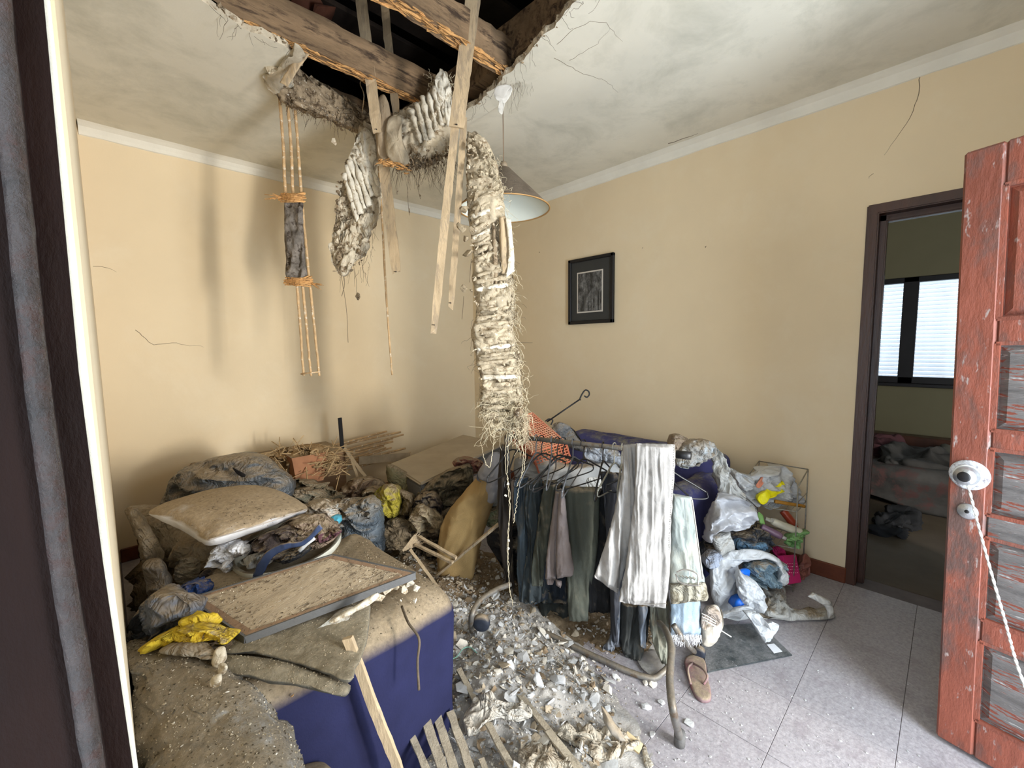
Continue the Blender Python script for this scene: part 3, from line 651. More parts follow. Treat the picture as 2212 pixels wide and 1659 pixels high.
V, F = hull(12, .018, .012, .03); fk_ = tag(obj('dangling_flake', V+P(722, 305, 2.45), F, m_plas, None), 'small plaster flake hanging above the left slab', 'plaster'); tube('thread', [P(722, 300, 2.45), P(722, 272, 2.45)], .0006, m_fibd, fk_, 4)
t = thing('ribbed_ceiling_chunk', P(920, 280, 2.3), 'ribbed chunk of fallen ceiling folded down in the middle of the hole', 'plaster')
blob('chunk', [(848, 258), (880, 232), (920, 212), (938, 175), (955, 155), (972, 180), (978, 240), (972, 300), (955, 340), (920, 362), (885, 360), (850, 340), (838, 300)], 2.34, m_plas, .05, .06, amp=.02, fr=12, edge=.006, parent=t)
ribs('rib', t, (880, 238), (955, 165), (905, 320), (975, 270), 2.275, 6, .017, m_plasw, .0)
blob('white_flake', [(940, 170), (955, 155), (972, 180), (976, 230), (972, 262), (958, 250), (945, 215)], 2.27, m_plasw, .012, .02, amp=.012, fr=20, parent=t, K=50, RR=8)
blob('grey_slab', [(840, 255), (866, 252), (870, 300), (884, 345), (868, 362), (838, 340), (832, 300)], 2.24, M('grey_plaster', (.42, .35, .25), .95, .2, 12, bump=.7), .025, .03, amp=.01, parent=t, K=60, RR=8)
blob('brown_slab', [(816, 218), (830, 205), (842, 235), (852, 330), (845, 350), (822, 345), (815, 290)], 2.27, M('brown_slab', (.36, .28, .19), .95, .2, 12, bump=.7), .02, .03, amp=.008, parent=t, K=60, RR=8)
mb = MB()
for k in range(46):
    u = random.uniform(818, 880); V, F = hull(7, random.uniform(.015, .04), .006, .006); mb.add(V@rotm(0, random.gauss(.15, .25), random.gauss(-.75, .25)).T+P(u, 348+(u-818)*.25+random.gauss(0, 4), 2.2+random.random()*.03), F)
mb.done('splintered_wood', m_rot, t)
mb = MB()
for k in range(200):
    u = random.uniform(855, 975); v = 350-(u-900)*.25+random.gauss(0, 8); V, F = hull(8, random.uniform(.004, .016), random.uniform(.004, .014), random.uniform(.004, .012)); mb.add(V@rotm(*rng.uniform(0, 6, 3)).T+P(u, v, 2.3+random.uniform(-.05, .03)), F)
stuff(mb.done('dark_crumbs', m_plasb, t))
strands('root_fibres', [P(random.uniform(850, 985), random.uniform(330, 365), 2.3+random.uniform(-.05, .02)) for i in range(170)], m_fibd, t, (.03, .16), .0009)
strands('straw_fibres', [P(random.uniform(925, 978), random.uniform(160, 215), 2.3) for i in range(160)], m_fibre, t, (.02, .07), .001, spread=1.2)
for (u0, v0, u1, v1) in ((883, 370, 884, 465), (908, 375, 905, 410), (900, 365, 908, 430), (860, 380, 858, 420)):
    tube('dangling_string', cat_rom([P(u0, v0, 2.3), P((u0+u1)/2-3, (v0+v1)/2, 2.3), P(u1, v1, 2.3)], 14), .001, m_fibd, t, 5)
    V, F = hull(9, .006, .006, .02 if v1 > 440 else .009); obj('crumb', V+P(u1, v1-8, 2.3), F, m_plasb, t)
# thin rim debris right of the hole: flap, white paper, hanging hairs
tag(blob('plaster_flap', [(1050, 140), (1062, 150), (1100, 165), (1122, 178), (1112, 185), (1085, 182), (1060, 170)], 2.35, m_plas, .02, .02, amp=.012, edge=.006, K=50, RR=8), 'small torn plaster flap at the right corner of the hole', 'plaster')
tag(blob('paper_scrap', [(1070, 190), (1090, 182), (1106, 188), (1100, 210), (1090, 225), (1086, 246), (1076, 240), (1078, 222), (1069, 210)], 2.12, M('white_paper', (.62, .60, .56), .9, .05), .003, .004, amp=.004, K=60, RR=8), 'white scrap of paint hanging beside the lamp cord', 'paint scrap')
tag(strands('cobweb_threads', [on(random.uniform(1085, 1200), 0, 2, ZC)*0+P(random.uniform(1080, 1150), random.uniform(110, 190), 2.2) for i in range(60)], m_fibd, None, (.03, .14), .0007), 'dark threads hanging off the right rim of the hole', 'threads')
# ---- the tall strip of lath and plaster
t = thing('fallen_ceiling_strip', P(1080, 900, 2.25), 'long ribbed strip of fallen ceiling hanging down to the clothes rail', 'plaster')
rows = [(1008, 285, 1030, 285, .1), (1008, 330, 1062, 322, .06), (1008, 400, 1082, 390, 0), (1012, 470, 1092, 460, 0), (1022, 540, 1100, 540, 0), (1022, 610, 1108, 610, 0), (1028, 680, 1112, 680, 0), (1018, 712, 1108, 712, 0), (1028, 770, 1122, 770, 0), (1040, 830, 1126, 830, 0), (1036, 870, 1130, 870, 0), (1046, 905, 1128, 905, 0), (1062, 930, 1112, 930, 0)]
col_ = ribbon('plaster_strip', rows, 2.06, m_plast, .08, nu=26, nv=150, amp=.022, fr=11, an=(.7, 1.8), edge=.007, parent=t, o=4)
def colx(v):
    R = np.array(rows); return np.interp(v, R[:, 1], R[:, 0]), np.interp(v, R[:, 1], R[:, 2])
for k in range(30):
    v = 425+k*16.2; a, b = colx(v); tl = 22*(1-k/30)
    if k in (9, 13): continue
    p, q = np.array([a+random.uniform(2, 12), v+tl*.5]), np.array([b-random.uniform(2, 14), v-tl*.5])
    if 3 <= k <= 9: q[0] = a+(b-a)*.52
    pts = np.array([P(*(p+(q-p)*x), 2.03+.004*math.sin(x*9+k)-.018*(1-(2*x-1)**2)) for x in np.linspace(0, 1, 14)])
    V, F = tubeVF(pts, [.011*random.uniform(.6, 1.25) for _ in range(6)], 7); V = V+fbm(V*50+k)[:, None]*.006
    obj('rib', V, F, m_plasw if k in (2, 5, 12, 20, 24) else m_plast, t, True)
ribbon('split_lath', [(1078, 470, 1092, 466), (1080, 530, 1100, 530), (1084, 590, 1102, 590)], 2.0, m_lath, .02, nu=8, nv=30, amp=.004, parent=t)
ribbon('split_lath', [(1092, 470, 1104, 475), (1098, 540, 1110, 540), (1092, 600, 1112, 585)], 1.99, m_plasw, .012, nu=8, nv=30, amp=.004, parent=t)
ribbon('dark_gap', [(1064, 480, 1070, 480), (1064, 550, 1076, 550), (1068, 630, 1074, 630)], 2.02, m_plasb, .02, nu=8, nv=30, amp=.006, parent=t)
mb = MB()
for k in range(420):
    v = random.uniform(300, 920); a, b = colx(v); u = random.uniform(a, b); V, F = hull(8, random.uniform(.005, .02), random.uniform(.005, .018), random.uniform(.004, .012)); mb.add(V@rotm(*rng.uniform(0, 6, 3)).T+P(u, v, 2.025+random.uniform(-.015, .02)), F)
stuff(mb.done('plaster_crumbs', m_plast, t))
for (u, v, su, sv, m) in ((1003, 452, .045, .03, 0), (1030, 455, .02, .06, 0), (996, 490, .045, .05, 0), (1006, 515, .03, .035, 0), (1020, 500, .02, .05, 0), (1012, 548, .05, .04, 1), (1002, 622, .038, .042, 1), (1018, 628, .014, .02, 1), (1026, 425, .025, .05, 0), (1022, 520, .02, .02, 0)):
    V, F = hull(15, su*.62, su*.55, sv*.62); c = P(u, v, 1.98); obj('clod', V@rotm(random.uniform(-.5, .5), random.uniform(-.6, .6), random.uniform(0, 6)).T+c, F, M('clod_earth', (.33, .265, .175), .95, .3, 18, bump=.9, col2=(.2, .155, .10)), t)
for u, v0, v1 in ((1018, 560, 610), (1002, 640, 690)): tube('dangling_string', [P(u, v0, 1.98), P(u-4, v1, 1.98)], .0012, m_fibd, t, 5)
def edge_pts(n, v0, v1, side=1):
    o = []
    for _ in range(n):
        v = random.uniform(v0, v1); a, b = colx(v); o.append(P((b if side else a)+random.gauss(-4 if side else 4, 6), v, 2.03+random.uniform(-.02, .03)))
    return o
strands('root_fibres', edge_pts(420, 320, 920), m_fibre, t, (.02, .12), .0009, spread=.8)
strands('dark_roots', edge_pts(170, 480, 900)+edge_pts(60, 640, 900, 0), m_fibd, t, (.02, .10), .0009, spread=.7)
strands('straw_beard', [P(random.uniform(1045, 1130), random.uniform(850, 930), 2.01+random.uniform(-.04, .04)) for i in range(260)], m_fibre, t, (.03, .16), .0008, spread=1.3)
blob('root_clump', [(1118, 870), (1130, 880), (1142, 920), (1140, 955), (1122, 960), (1112, 930), (1110, 890)], 1.99, m_plasb, .02, .02, amp=.02, edge=.008, parent=t, K=50, RR=8)
strands('root_clump_fibres', [P(random.uniform(1108, 1142), random.uniform(875, 960), 1.97) for i in range(120)], m_fibre, t, (.03, .12), .0009, spread=.9)
for q in ([(1095, 925), (1092, 1000), (1102, 1080), (1096, 1180), (1100, 1260), (1108, 1310)], [(1100, 925), (1096, 1010), (1100, 1100), (1098, 1200), (1101, 1280)], [(1070, 925), (1062, 990), (1056, 1010), (1044, 985), (1040, 960)], [(1128, 940), (1130, 1000), (1120, 1060), (1112, 1110), (1110, 1130)], [(1136, 950), (1132, 1010), (1116, 1050)]):
    pts = cat_rom([P(u, v, 1.93 if v > 960 else 2.0) for u, v in q], 70); tube('dangling_root', pts+rng.normal(0, .0016, pts.shape), .0012, m_fibre, t, 5)
for (u, v) in ((1092, 1071), (1099, 1168), (1098, 1185), (1097, 1045)):
    V, F = hull(12, .008, .008, .008); obj('seed', V+P(u, v, 1.92), F, m_plasw, t)
# ---- lamp
t = thing('pendant_lamp', P(1090, 400, 2.42), 'brown conical pendant lampshade, pale inside, hanging behind the plaster strip', 'lamp')
m_cone = M('lampshade_brown', (.085, .06, .045), .55, .4, 40, bump=.8, bsc=90, dust=.5, dcol=(.2, .16, .12), spec=.5)
m_conei = M('lampshade_inside', (.80, .84, .76), .6, .03, bump=0)
ap = P(1088, 362, 2.42); rz = P(1092, 450, 2.42)[2]; ctr = np.array([ap[0], ap[1]]); RR_ = .262
a = np.linspace(0, 2*np.pi, 64, endpoint=False)
def ring(r, z): return np.stack([ctr[0]+r*np.cos(a), ctr[1]+r*np.sin(a), np.full(64, z)], -1)
V, F = lofts([ring(.018, ap[2]+.0), ring(.035, ap[2]-.005), ring(RR_, rz)], False); obj('shade', V, F, m_cone, t, True)
V, F = lofts([ring(.016, ap[2]-.004), ring(.033, ap[2]-.009), ring(RR_-.003, rz)], False); obj('shade_lining', V, [f[::-1] for f in F], m_conei, t, True)
V, F = lofts([ring(RR_+.002, rz+.002), ring(RR_+.002, rz-.003), ring(RR_-.006, rz-.003), ring(RR_-.006, rz+.002)]); obj('rim', V, F[:64*3], M('lamp_rim', (.42, .24, .09), .5), t, True)
V, F = lofts([ring(.001, ap[2]+.035), ring(.016, ap[2]+.03), ring(.022, ap[2]+.012), ring(.02, ap[2]-.004)]); obj('cap', V, F, M('lamp_cap', (.25, .2, .14), .5), t, True)
tube('cord', [np.array([*ctr, ap[2]+.03]), np.array([*ctr, ZC])], .0025, M('lamp_cord', (.2, .13, .08), .7), t, 6)
V, F = lofts([ring(.012, ap[2]-.01), ring(.02, ap[2]-.06), ring(.03, ap[2]-.10), ring(.024, ap[2]-.125), ring(.004, ap[2]-.135)]); obj('bulb', V, F, m_conei, t, True)
# ---- framed picture
t = thing('framed_picture', on(1280, 625, 0, XR), 'black framed picture of trees with grey mat, hanging on the right wall', 'picture')
py0, py1, pz0, pz1 = 1.907, 2.362, 1.56, 2.11
for nm, lo, hi in (('frame', (XR-.028, py0, pz0), (XR-.001, py0+.028, pz1)), ('frame', (XR-.028, py1-.028, pz0), (XR-.001, py1, pz1)), ('frame', (XR-.028, py0, pz0), (XR-.001, py1, pz0+.028)), ('frame', (XR-.028, py0, pz1-.028), (XR-.001, py1, pz1))): bbox(nm, lo, hi, m_black, t, .004)
bbox('mat_board', (XR-.014, py0+.02, pz0+.02), (XR-.004, py1-.02, pz1-.02), M('picture_mat', (.045, .045, .042), .8, .05), t, 0)
def pq(y0, y1, z0, z1, x): return (x, py0+(py1-py0)*y0, pz0+(pz1-pz0)*z0), (x+.002, py0+(py1-py0)*y1, pz0+(pz1-pz0)*z1)
lo, hi = pq(.225, .80, .17, .79, XR-.017); bbox('white_border', lo, hi, M('picture_border', (.62, .58, .52), .7, .03), t, 0)
m_pic, tt_, bb_ = nt('tree_print'); tc = tt_.nodes.new('ShaderNodeTexCoord'); mp = tt_.nodes.new('ShaderNodeMapping'); mp.inputs['Scale'].default_value = (1, 3, 1.3); tt_.links.new(tc.outputs['Object'], mp.inputs[0])
f1 = ramp(tt_, noise(tt_, mp.outputs[0], 7, 6, .7, .6), .42, .62); f2 = ramp(tt_, noise(tt_, tc.outputs['Object'], 30, 8, .8), .35, .7)
tt_.links.new(mix(tt_, mul(tt_, f1, f2), (.02, .02, .02), (.33, .33, .33)), bb_.inputs['Base Color']); bb_.inputs['Roughness'].default_value = .6
lo, hi = pq(.25, .775, .19, .77, XR-.0185); bbox('print', lo, hi, m_pic, t, 0)
for k in range(7):
    y = py0+(py1-py0)*(.28+.055*k+random.uniform(-.01, .01)); hh = random.uniform(.12, .27); z0 = pz0+(pz1-pz0)*.2
    obj('printed_trunk', [(XR-.0192, y, z0), (XR-.0192, y+.006, z0), (XR-.0192, y+.004, z0+hh), (XR-.0192, y+.002, z0+hh)], [(0, 1, 2, 3)], M('trunk_print', (.25, .25, .24), .6, .4, 30), t)
# ================================================================== NEAR SOFA AND WHAT LIES ON IT
DD = (.30, .235, .155)
m_navy = M('navy_velour', (.014, .0155, .052), .85, .2, 6, dust=1, dcol=DD, bump=.3, bsc=120, dlo=.28, dhi=.62, spec=.2)
m_dustc = M('dusty_cloth', (.20, .175, .13), .95, .3, 9, dust=.8, dcol=(.27, .225, .155), bump=.8, bsc=70, speck=(.45, .40, .32), spsc=110)
sofa = thing('navy_armchair', (.36, 1.5, 0), 'navy blue armchair in the foreground, its rounded top buried in dust', 'armchair')
rbox('seat_block', (.430, 1.52, .275), (.82, .80, .56), .10, m_navy, amp=.010, fr=3.5, parent=sofa, K=130, nz=18, bot=.1, sq=9, an=(1, 1, .35))
rbox('back_block', (.37, 2.12, .19), (.70, .44, .38), .1, m_navy, amp=.01, fr=3, parent=sofa)
blob('dusty_arm', [(262, 1400), (330, 1385), (420, 1392), (500, 1425), (545, 1475), (600, 1560), (650, 1640), (670, 1760), (520, 1860), (320, 1860), (275, 1700), (262, 1500)], 1.04, M('dusty_arm_cloth', (.20, .18, .15), .95, .3, 5, dust=.6, dcol=(.25, .20, .135), bump=.9, bsc=60, col2=(.40, .42, .43), c2lo=.56, c2hi=.66, speck=(.52, .47, .38), spsc=90), .12, .14, gy=-.08, amp=.02, fr=7, parent=sofa, K=120, RR=20, p=3)
rbox('arm_base', (.19, .98, .16), (.34, .3, .32), .05, m_navy, amp=.006, fr=4, parent=sofa, bot=.2)
tube('seam', cat_rom([P(868, 1310, 1.345), P(882, 1345, 1.27), P(905, 1380, 1.235), P(902, 1430, 1.225), P(905, 1490, 1.225)], 30), .004, M('old_cord', (.13, .10, .07), .95, .3, 20, bump=.8), sofa, 6)
m_fold = M('dusty_grey_jersey', (.10, .095, .08), .95, .3, 9, dust=.9, dcol=(.235, .20, .14), bump=.7, bsc=70, dlo=-.1, dhi=.7)
g = thing('folded_garment', P(640, 1430, 1.1), 'dusty grey garment folded in two layers over the armchair edge', 'clothing')
blob('upper_layer', [(478, 1392), (520, 1372), (600, 1350), (690, 1320), (770, 1300), (800, 1310), (788, 1400), (768, 1445), (752, 1474), (700, 1452), (620, 1428), (540, 1410), (484, 1412)], 1.175, m_fold, .02, .03, gy=-.16, amp=.006, fr=7, an=(.5, 1), parent=g, K=110, p=5)
blob('lower_layer', [(474, 1418), (540, 1418), (620, 1432), (700, 1456), (752, 1478), (747, 1504), (700, 1494), (620, 1478), (540, 1462), (478, 1448)], 1.085, m_fold, .02, .04, gy=-.08, amp=.005, fr=7, an=(.5, 1), parent=g, K=110, p=5)
# loose chips on the sofa
mb = MB()
for k in range(900):
    x, y = random.uniform(.05, .74), random.uniform(1.16, 1.7); V, F = hull(6, *[random.uniform(.0012, .005) for _ in range(3)]); mb.add(V+np.array([x, y, .555 if y > 1.25 and x < .62 else .545]), F)
stuff(mb.done('dust_crumbs', M('crumb_tan', (.42, .35, .25), .95, .3), sofa))
for k, (u, v, s, m) in enumerate([(898, 1298, .012, 0), (655, 1448, .009, 1), (680, 1450, .005, 0), (420, 1465, .007, 1), (395, 1478, .009, 1), (300, 1462, .022, 0), (523, 1440, .006, 0), (632, 1502, .006, 2), (866, 1297, .006, 0)]):
    z = .565 if v < 1400 else .50; V, F = hull(10, s, s*.8, s*.5)
    tag(obj('plaster_chip', V@rotm(*rng.uniform(0, 6, 3)).T+on(u, v, 2, z), F, [m_plasw, m_plas, m_rot][m], None), 'small plaster chip lying on the dusty armchair', 'plaster chip', 'chips on the armchair')
for k, (pts, d) in enumerate([([(464, 1405), (482, 1398), (488, 1420), (476, 1440), (462, 1436)], 1.08), ([(474, 1436), (492, 1438), (486, 1455), (470, 1458)], 1.04), ([(460, 1462), (480, 1458), (478, 1480), (458, 1484)], 1.0)]):
    tag(blob('straw_scrap', pts, d, m_plas, .01, .01, amp=.006, K=40, RR=6), ['topmost plaster scrap on the armchair arm, left of the folded garment', 'middle small scrap on the armchair arm', 'lowest plaster scrap on the armchair arm'][k], 'plaster scrap')
mb = MB()
for k in range(40):
    a = P(random.uniform(395, 440), random.uniform(1400, 1440), 1.09); b = P(random.uniform(455, 505), random.uniform(1355, 1410), 1.12); V, F = tubeVF([a, (a+b)/2+rng.normal(0, .006, 3), b], .0012, 4, 6); mb.add(V, F)
tag(stuff(mb.done('dry_stems', m_fibd)), 'tuft of dry brown stems on the armchair arm', 'stems')
ARM = bpy.data.objects['dusty_arm']; m_grit = M('grit_tan', (.40, .33, .23), .95, .35, 30); m_gritd = M('grit_dark', (.09, .07, .045), .95, .3, 30); m_gritw = M('grit_pale', (.62, .57, .48), .95, .2, 30)
scatter('grit', [ARM], 2600, .001, .0042, m_grit, sofa, .1); scatter('dark_grit', [ARM], 1500, .001, .004, m_gritd, sofa, .1, 1.6); scatter('pale_grit', [ARM], 300, .001, .005, m_gritw, sofa, .1)
for nm_ in ('upper_layer', 'lower_layer'): scatter('grit', [bpy.data.objects[nm_]], 500, .0008, .003, m_grit, g, .1)
scatter('dark_grit', [bpy.data.objects['seat_block']], 1600, .001, .0035, m_gritd, sofa, .7, 1.6, box=(0, .8, 1, 1.75)); scatter('grit', [bpy.data.objects['seat_block']], 1800, .001, .004, m_grit, sofa, .6, box=(0, .8, 1, 1.75))
# the framed board
bd = thing('framed_board', P(640, 1290, 1.35), 'large dusty wooden panel with grey metal edge lying tilted on the armchair', 'panel')
c = [on(530, 1376, 2, .605), on(897, 1238, 2, .665), on(718, 1199, 2, .70), on(408, 1294, 2, .64)]
m_board = M('dusty_board', (.40, .32, .22), .9, .2, 8, bump=.5, bsc=60, col2=(.12, .09, .06), c2lo=.56, c2hi=.66, stretch=(1.2, 4, 1), speck=(.6, .55, .47), spsc=70)
slab('board', c, .016, m_board, bd)
c = np.array(c); cc = c.mean(0); up = np.array([0, 0, .0025])
def inset(k, s): return [x+(cc-x)*s for x in k]
i0, i1 = inset(c, .015), inset(c, .11)
for k in range(4):
    l = (k+1) % 4; slab('border', [i0[k]+up, i0[l]+up, i1[l]+up, i1[k]+up], .002, M('board_border', (.25, .155, .095), .9, .2, 12, bump=.4, col2=(.20, .14, .09), c2lo=.4, c2hi=.7), bd, 0)
for a, b in ((0, 1), (1, 2), (2, 3), (3, 0)):
    V, F = bar('x', c[a]-(0, 0, .008), c[b]-(0, 0, .008), .022, .007, M('grey_metal_edge', (.10, .10, .10), .5, .2), n=6, wig=.0003, wv=(0, 0, 1), ret=True); obj('metal_edge', V, F, M('grey_metal_edge', (.1, .1, .1)), bd)
mb = MB(); mb2 = MB()
for k in range(1500):
    s, r = random.random(), random.random(); p = (c[0]*(1-s)+c[1]*s)*(1-r)+(c[3]*(1-s)+c[2]*s)*r
    if random.random() < .35: V, F = hull(6, random.uniform(.004, .013), .0013, .0013); mb2.add(V@rotm(0, 0, random.gauss(.6, .5)).T+p+(0, 0, .002), F)
    else: V, F = hull(6, *[random.uniform(.0008, .0032) for _ in range(3)]); mb.add(V+p+(0, 0, .001), F)
stuff(mb.done('grit', m_plas, bd)); stuff(mb2.done('dark_splinters', m_fibd, bd))
tag(ribbon('white_lath', [(700, 1345, 702, 1352), (760, 1312, 765, 1325), (815, 1278, 822, 1290)], 1.235, m_plasw, .02, nu=8, nv=30, amp=.003), 'short white plastered lath under the right end of the panel', 'lath')
tag(blob('printed_cloth', [(560, 1388), (640, 1372), (700, 1345), (745, 1312), (765, 1318), (745, 1350), (720, 1372), (690, 1385), (620, 1398), (575, 1402)], 1.215, M('pale_print', (.50, .52, .50), .8, .3, 10, col2=(.20, .17, .13), bump=.5, dust=.3), .012, .03, gy=-.1, amp=.008, fr=12), 'pale blue printed cloth crushed under the panel edge', 'cloth')
for k, (u, v, s) in enumerate([(850, 1262, .03), (868, 1258, .03), (838, 1275, .025), (885, 1262, .025), (872, 1275, .02), (900, 1270, .02), (820, 1290, .02)]):
    V, F = hull(12, s, s*.8, s*.5); tag(obj('plaster_lump', V@rotm(*rng.uniform(0, 6, 3)).T+on(u, v, 2, .59), F, m_plasw if k % 2 else m_plas, None), 'whitish plaster lump heaped by the right corner of the tilted panel', 'plaster lump', 'lumps by the panel corner')
# ================================================================== PILE BEHIND THE SOFA
def C(nm, c, **k):
    kw = dict(wr=1, wsc=13, dust=.55, dcol=(.30, .235, .16), bump=.5, bsc=80, dlo=.2, dhi=.95); kw.update(k); return M(nm, c, kw.pop('rough', .9), kw.pop('var', .22), kw.pop('sc', 7), **kw)
m_bagd = C('grey_plastic_bag', (.085, .095, .105), rough=.4, spec=.5, dust=.45)
m_bagb = C('blue_grey_bag', (.10, .125, .15), rough=.45, spec=.5, dust=.5, dcol=(.25, .22, .18))
def B(name, lab, cat, out, d, mat, tf=.08, tb=.12, **k): return tag(blob(name, out, d, mat, tf, tb, **k), lab, cat)
GB = B('garbage_bag', 'large slack dark grey garbage bag with a tear, against the left wall', 'bag', [(352, 1090), (372, 1040), (395, 1015), (430, 998), (480, 984), (540, 978), (575, 990), (600, 1010), (630, 1035), (636, 1060), (620, 1078), (560, 1090), (480, 1110), (400, 1120)], 2.5, m_bagd, .22, .25, amp=.035, fr=4.5, an=(.7, 1.4), edge=.004, K=130, RR=22)
blob('tear_hole', [(503, 1010), (515, 1016), (530, 1024), (528, 1030), (514, 1026)], 2.262, m_black, .004, .02, amp=.002, K=30, RR=5, parent=GB)
bs = thing('standing_bag', P(775, 1140, 2.6), 'standing blue grey garbage bag with a gathered open top, on the rubble', 'bag')
blob('bag_body', [(722, 1100), (735, 1082), (770, 1074), (805, 1080), (826, 1098), (830, 1150), (828, 1195), (800, 1208), (755, 1208), (712, 1196), (716, 1150)], 2.6, m_bagb, .17, .17, amp=.028, fr=6.5, an=(.8, 1.6), parent=bs, K=130, RR=22)
blob('bag_folds', [(722, 1098), (742, 1078), (772, 1080), (800, 1072), (822, 1092), (810, 1110), (790, 1128), (770, 1122), (748, 1136), (730, 1122)], 2.47, C('grey_bag_top', (.20, .20, .19), rough=.6), .06, .06, amp=.04, fr=9, parent=bs, K=100, RR=16)
BB = B('beige_blanket', 'folded beige blanket with a rolled hem at the far left of the pile', 'blanket', [(278, 1096), (330, 1090), (400, 1098), (470, 1130), (520, 1170), (500, 1240), (440, 1262), (390, 1250), (370, 1215), (352, 1208), (318, 1212), (296, 1160), (284, 1120)], 1.98, C('beige_fleece', (.42, .36, .28), bump=.7, bsc=150, dust=.4), .09, .16, gy=-.1, amp=.018, fr=5)
blob('hanging_hem', [(280, 1098), (300, 1100), (330, 1150), (352, 1195), (345, 1214), (322, 1214), (300, 1170), (284, 1125)], 1.87, C('beige_fleece', (.42, .36, .28)), .03, .05, amp=.008, fr=8, K=60, RR=10, parent=BB)
B('rolled_mat', 'grey beige rolled mat standing below the blanket hem', 'mat', [(312, 1215), (345, 1206), (362, 1230), (376, 1270), (384, 1310), (350, 1320), (325, 1300), (316, 1260)], 1.72, C('rolled_mat', (.30, .265, .23)), .07, .08, amp=.008, K=80)
B('paper_stack', 'crumpled whitish printed paper below the pillow', 'paper', [(382, 1215), (410, 1205), (430, 1222), (432, 1250), (410, 1262), (384, 1252)], 1.74, C('dirty_paper', (.48, .45, .40), dust=.1, col2=(.2, .16, .13), stretch=(1, 1, 6)), .02, .05, amp=.012, fr=10, K=60)
pl = thing('pillow', P(490, 1110, 1.8), 'dusty white pillow with debris on top, balanced on the pile', 'pillow')
m_pil = M('pillow_cotton', (.74, .73, .74), .9, .06, 6, dust=1, dcol=(.40, .31, .205), bump=.3, bsc=120, dlo=.0, dhi=.28)
po = [(322, 1108), (352, 1088), (400, 1072), (460, 1056), (535, 1048), (590, 1056), (640, 1078), (664, 1100), (640, 1116), (580, 1140), (520, 1160), (470, 1177), (440, 1174), (400, 1150), (350, 1124)]
blob('pillow_case', po, 1.74, m_pil, .13, .12, gy=-.28, amp=.006, fr=5, edge=.001, parent=pl, K=120, RR=24, p=2.6, q=1.7)
tube('seam', cat_rom([P(450, 1166, 1.49), P(500, 1152, 1.50), P(560, 1134, 1.535), P(610, 1118, 1.60), P(662, 1100, 1.72)], 40), .0022, M('seam_grey', (.45, .40, .36), .9), pl, 6)
mb = MB()
for k in range(150):
    u, v = random.gauss(520, 65), random.gauss(1100, 18)
    if 400 < u < 640 and 1064 < v < 1140:
        V, F = hull(6, random.choice([.003, .006, .009, .014]), .0016, .0016); mb.add(V@rotm(0, 0, random.uniform(0, 3)).T+P(u, v, 1.62-(v-1100)*.0028+abs(u-500)*.0004), F)
stuff(mb.done('dark_splinters', m_fibd, pl))
# white tub
tb = thing('washing_tub', P(615, 1185, 1.7), 'oval cream plastic washing tub full of dirty clothes', 'tub')
ro = cat_rom([(497, 1214), (520, 1236), (560, 1239), (620, 1229), (680, 1207), (722, 1178), (737, 1150), (722, 1128), (665, 1118), (580, 1135), (515, 1180)], 90, True); rc = ro.mean(0)
def dv(v, near=1.56, far=1.9): return near+(1236-v)/118*(far-near)
L = []
for s, dz in ((1, .0), (1.0, -.022), (.93, -.03), (.86, -.10), (.80, -.17), (.3, -.175), (.3, -.165), (.77, -.16), (.83, -.09), (.90, -.012), (.93, 0)):
    L.append([P(*(rc+(p-rc)*s), dv((rc+(p-rc)*s)[1]))+np.array([0, 0, dz]) for p in ro])
V, F = lofts(np.array(L+[L[0]]), False); obj('basin', V, F, M('cream_plastic', (.62, .62, .54), .45, .1, 8, dust=.3, dlo=.5, bump=.1), tb, True)
B('dark_shirt', 'dark brown woolly garment in the tub under the pillow', 'clothing', [(545, 1170), (580, 1148), (620, 1138), (650, 1150), (648, 1190), (620, 1208), (585, 1205), (556, 1195)], 1.62, C('dark_brown_wool', (.075, .055, .05), dust=.15), .07, .1, amp=.045, fr=12)
B('brown_shirts', 'heap of brown folded clothes at the back of the tub', 'clothing', [(598, 1150), (620, 1125), (660, 1112), (700, 1115), (728, 1140), (722, 1165), (690, 1180), (650, 1185), (615, 1172)], 1.66, C('brown_linen', (.23, .165, .12)), .06, .12, amp=.04, fr=12, an=(.5, 1.8))
B('maroon_cloth', 'maroon cloth at the right end of the tub', 'clothing', [(690, 1150), (722, 1140), (738, 1146), (725, 1160), (700, 1172), (684, 1168)], 1.6, C('maroon_cloth', (.10, .04, .05)), .03, .06, amp=.02, fr=14, K=60)
B('black_cloth', 'black cloth with white specks in front in the tub', 'clothing', [(598, 1205), (620, 1188), (655, 1180), (668, 1190), (640, 1208), (612, 1216)], 1.57, C('black_cloth', (.03, .03, .033), dust=.2), .03, .06, amp=.025, fr=14, K=60)
B('white_tshirt', 'bright white crumpled cloth below the pillow', 'clothing', [(462, 1185), (490, 1172), (525, 1168), (548, 1182), (540, 1196), (512, 1204), (500, 1216), (498, 1232), (482, 1222), (460, 1216), (458, 1200)], 1.60, C('white_cotton', (.75, .76, .80), dust=0), .04, .07, amp=.03, fr=12)
B('clear_bag', 'translucent crumpled bag inside the front of the tub', 'bag', [(520, 1210), (550, 1195), (578, 1190), (592, 1205), (580, 1220), (545, 1226)], 1.55, C('clear_plastic', (.38, .38, .36), rough=.3, spec=.6, dust=.1), .02, .04, amp=.015, fr=10, K=60)
tag(ribbon('blue_strap', [(545, 1246, 562, 1256), (556, 1218, 575, 1226), (580, 1188, 592, 1202), (618, 1172, 622, 1186), (655, 1166, 656, 1178), (690, 1130, 698, 1142)], 1.475, M('blue_strap', (.04, .06, .13), .6, .2, bump=.3, dust=.4), .008, nu=8, nv=60, amp=.002), 'broad navy blue strap hanging over the rim of the tub', 'strap')
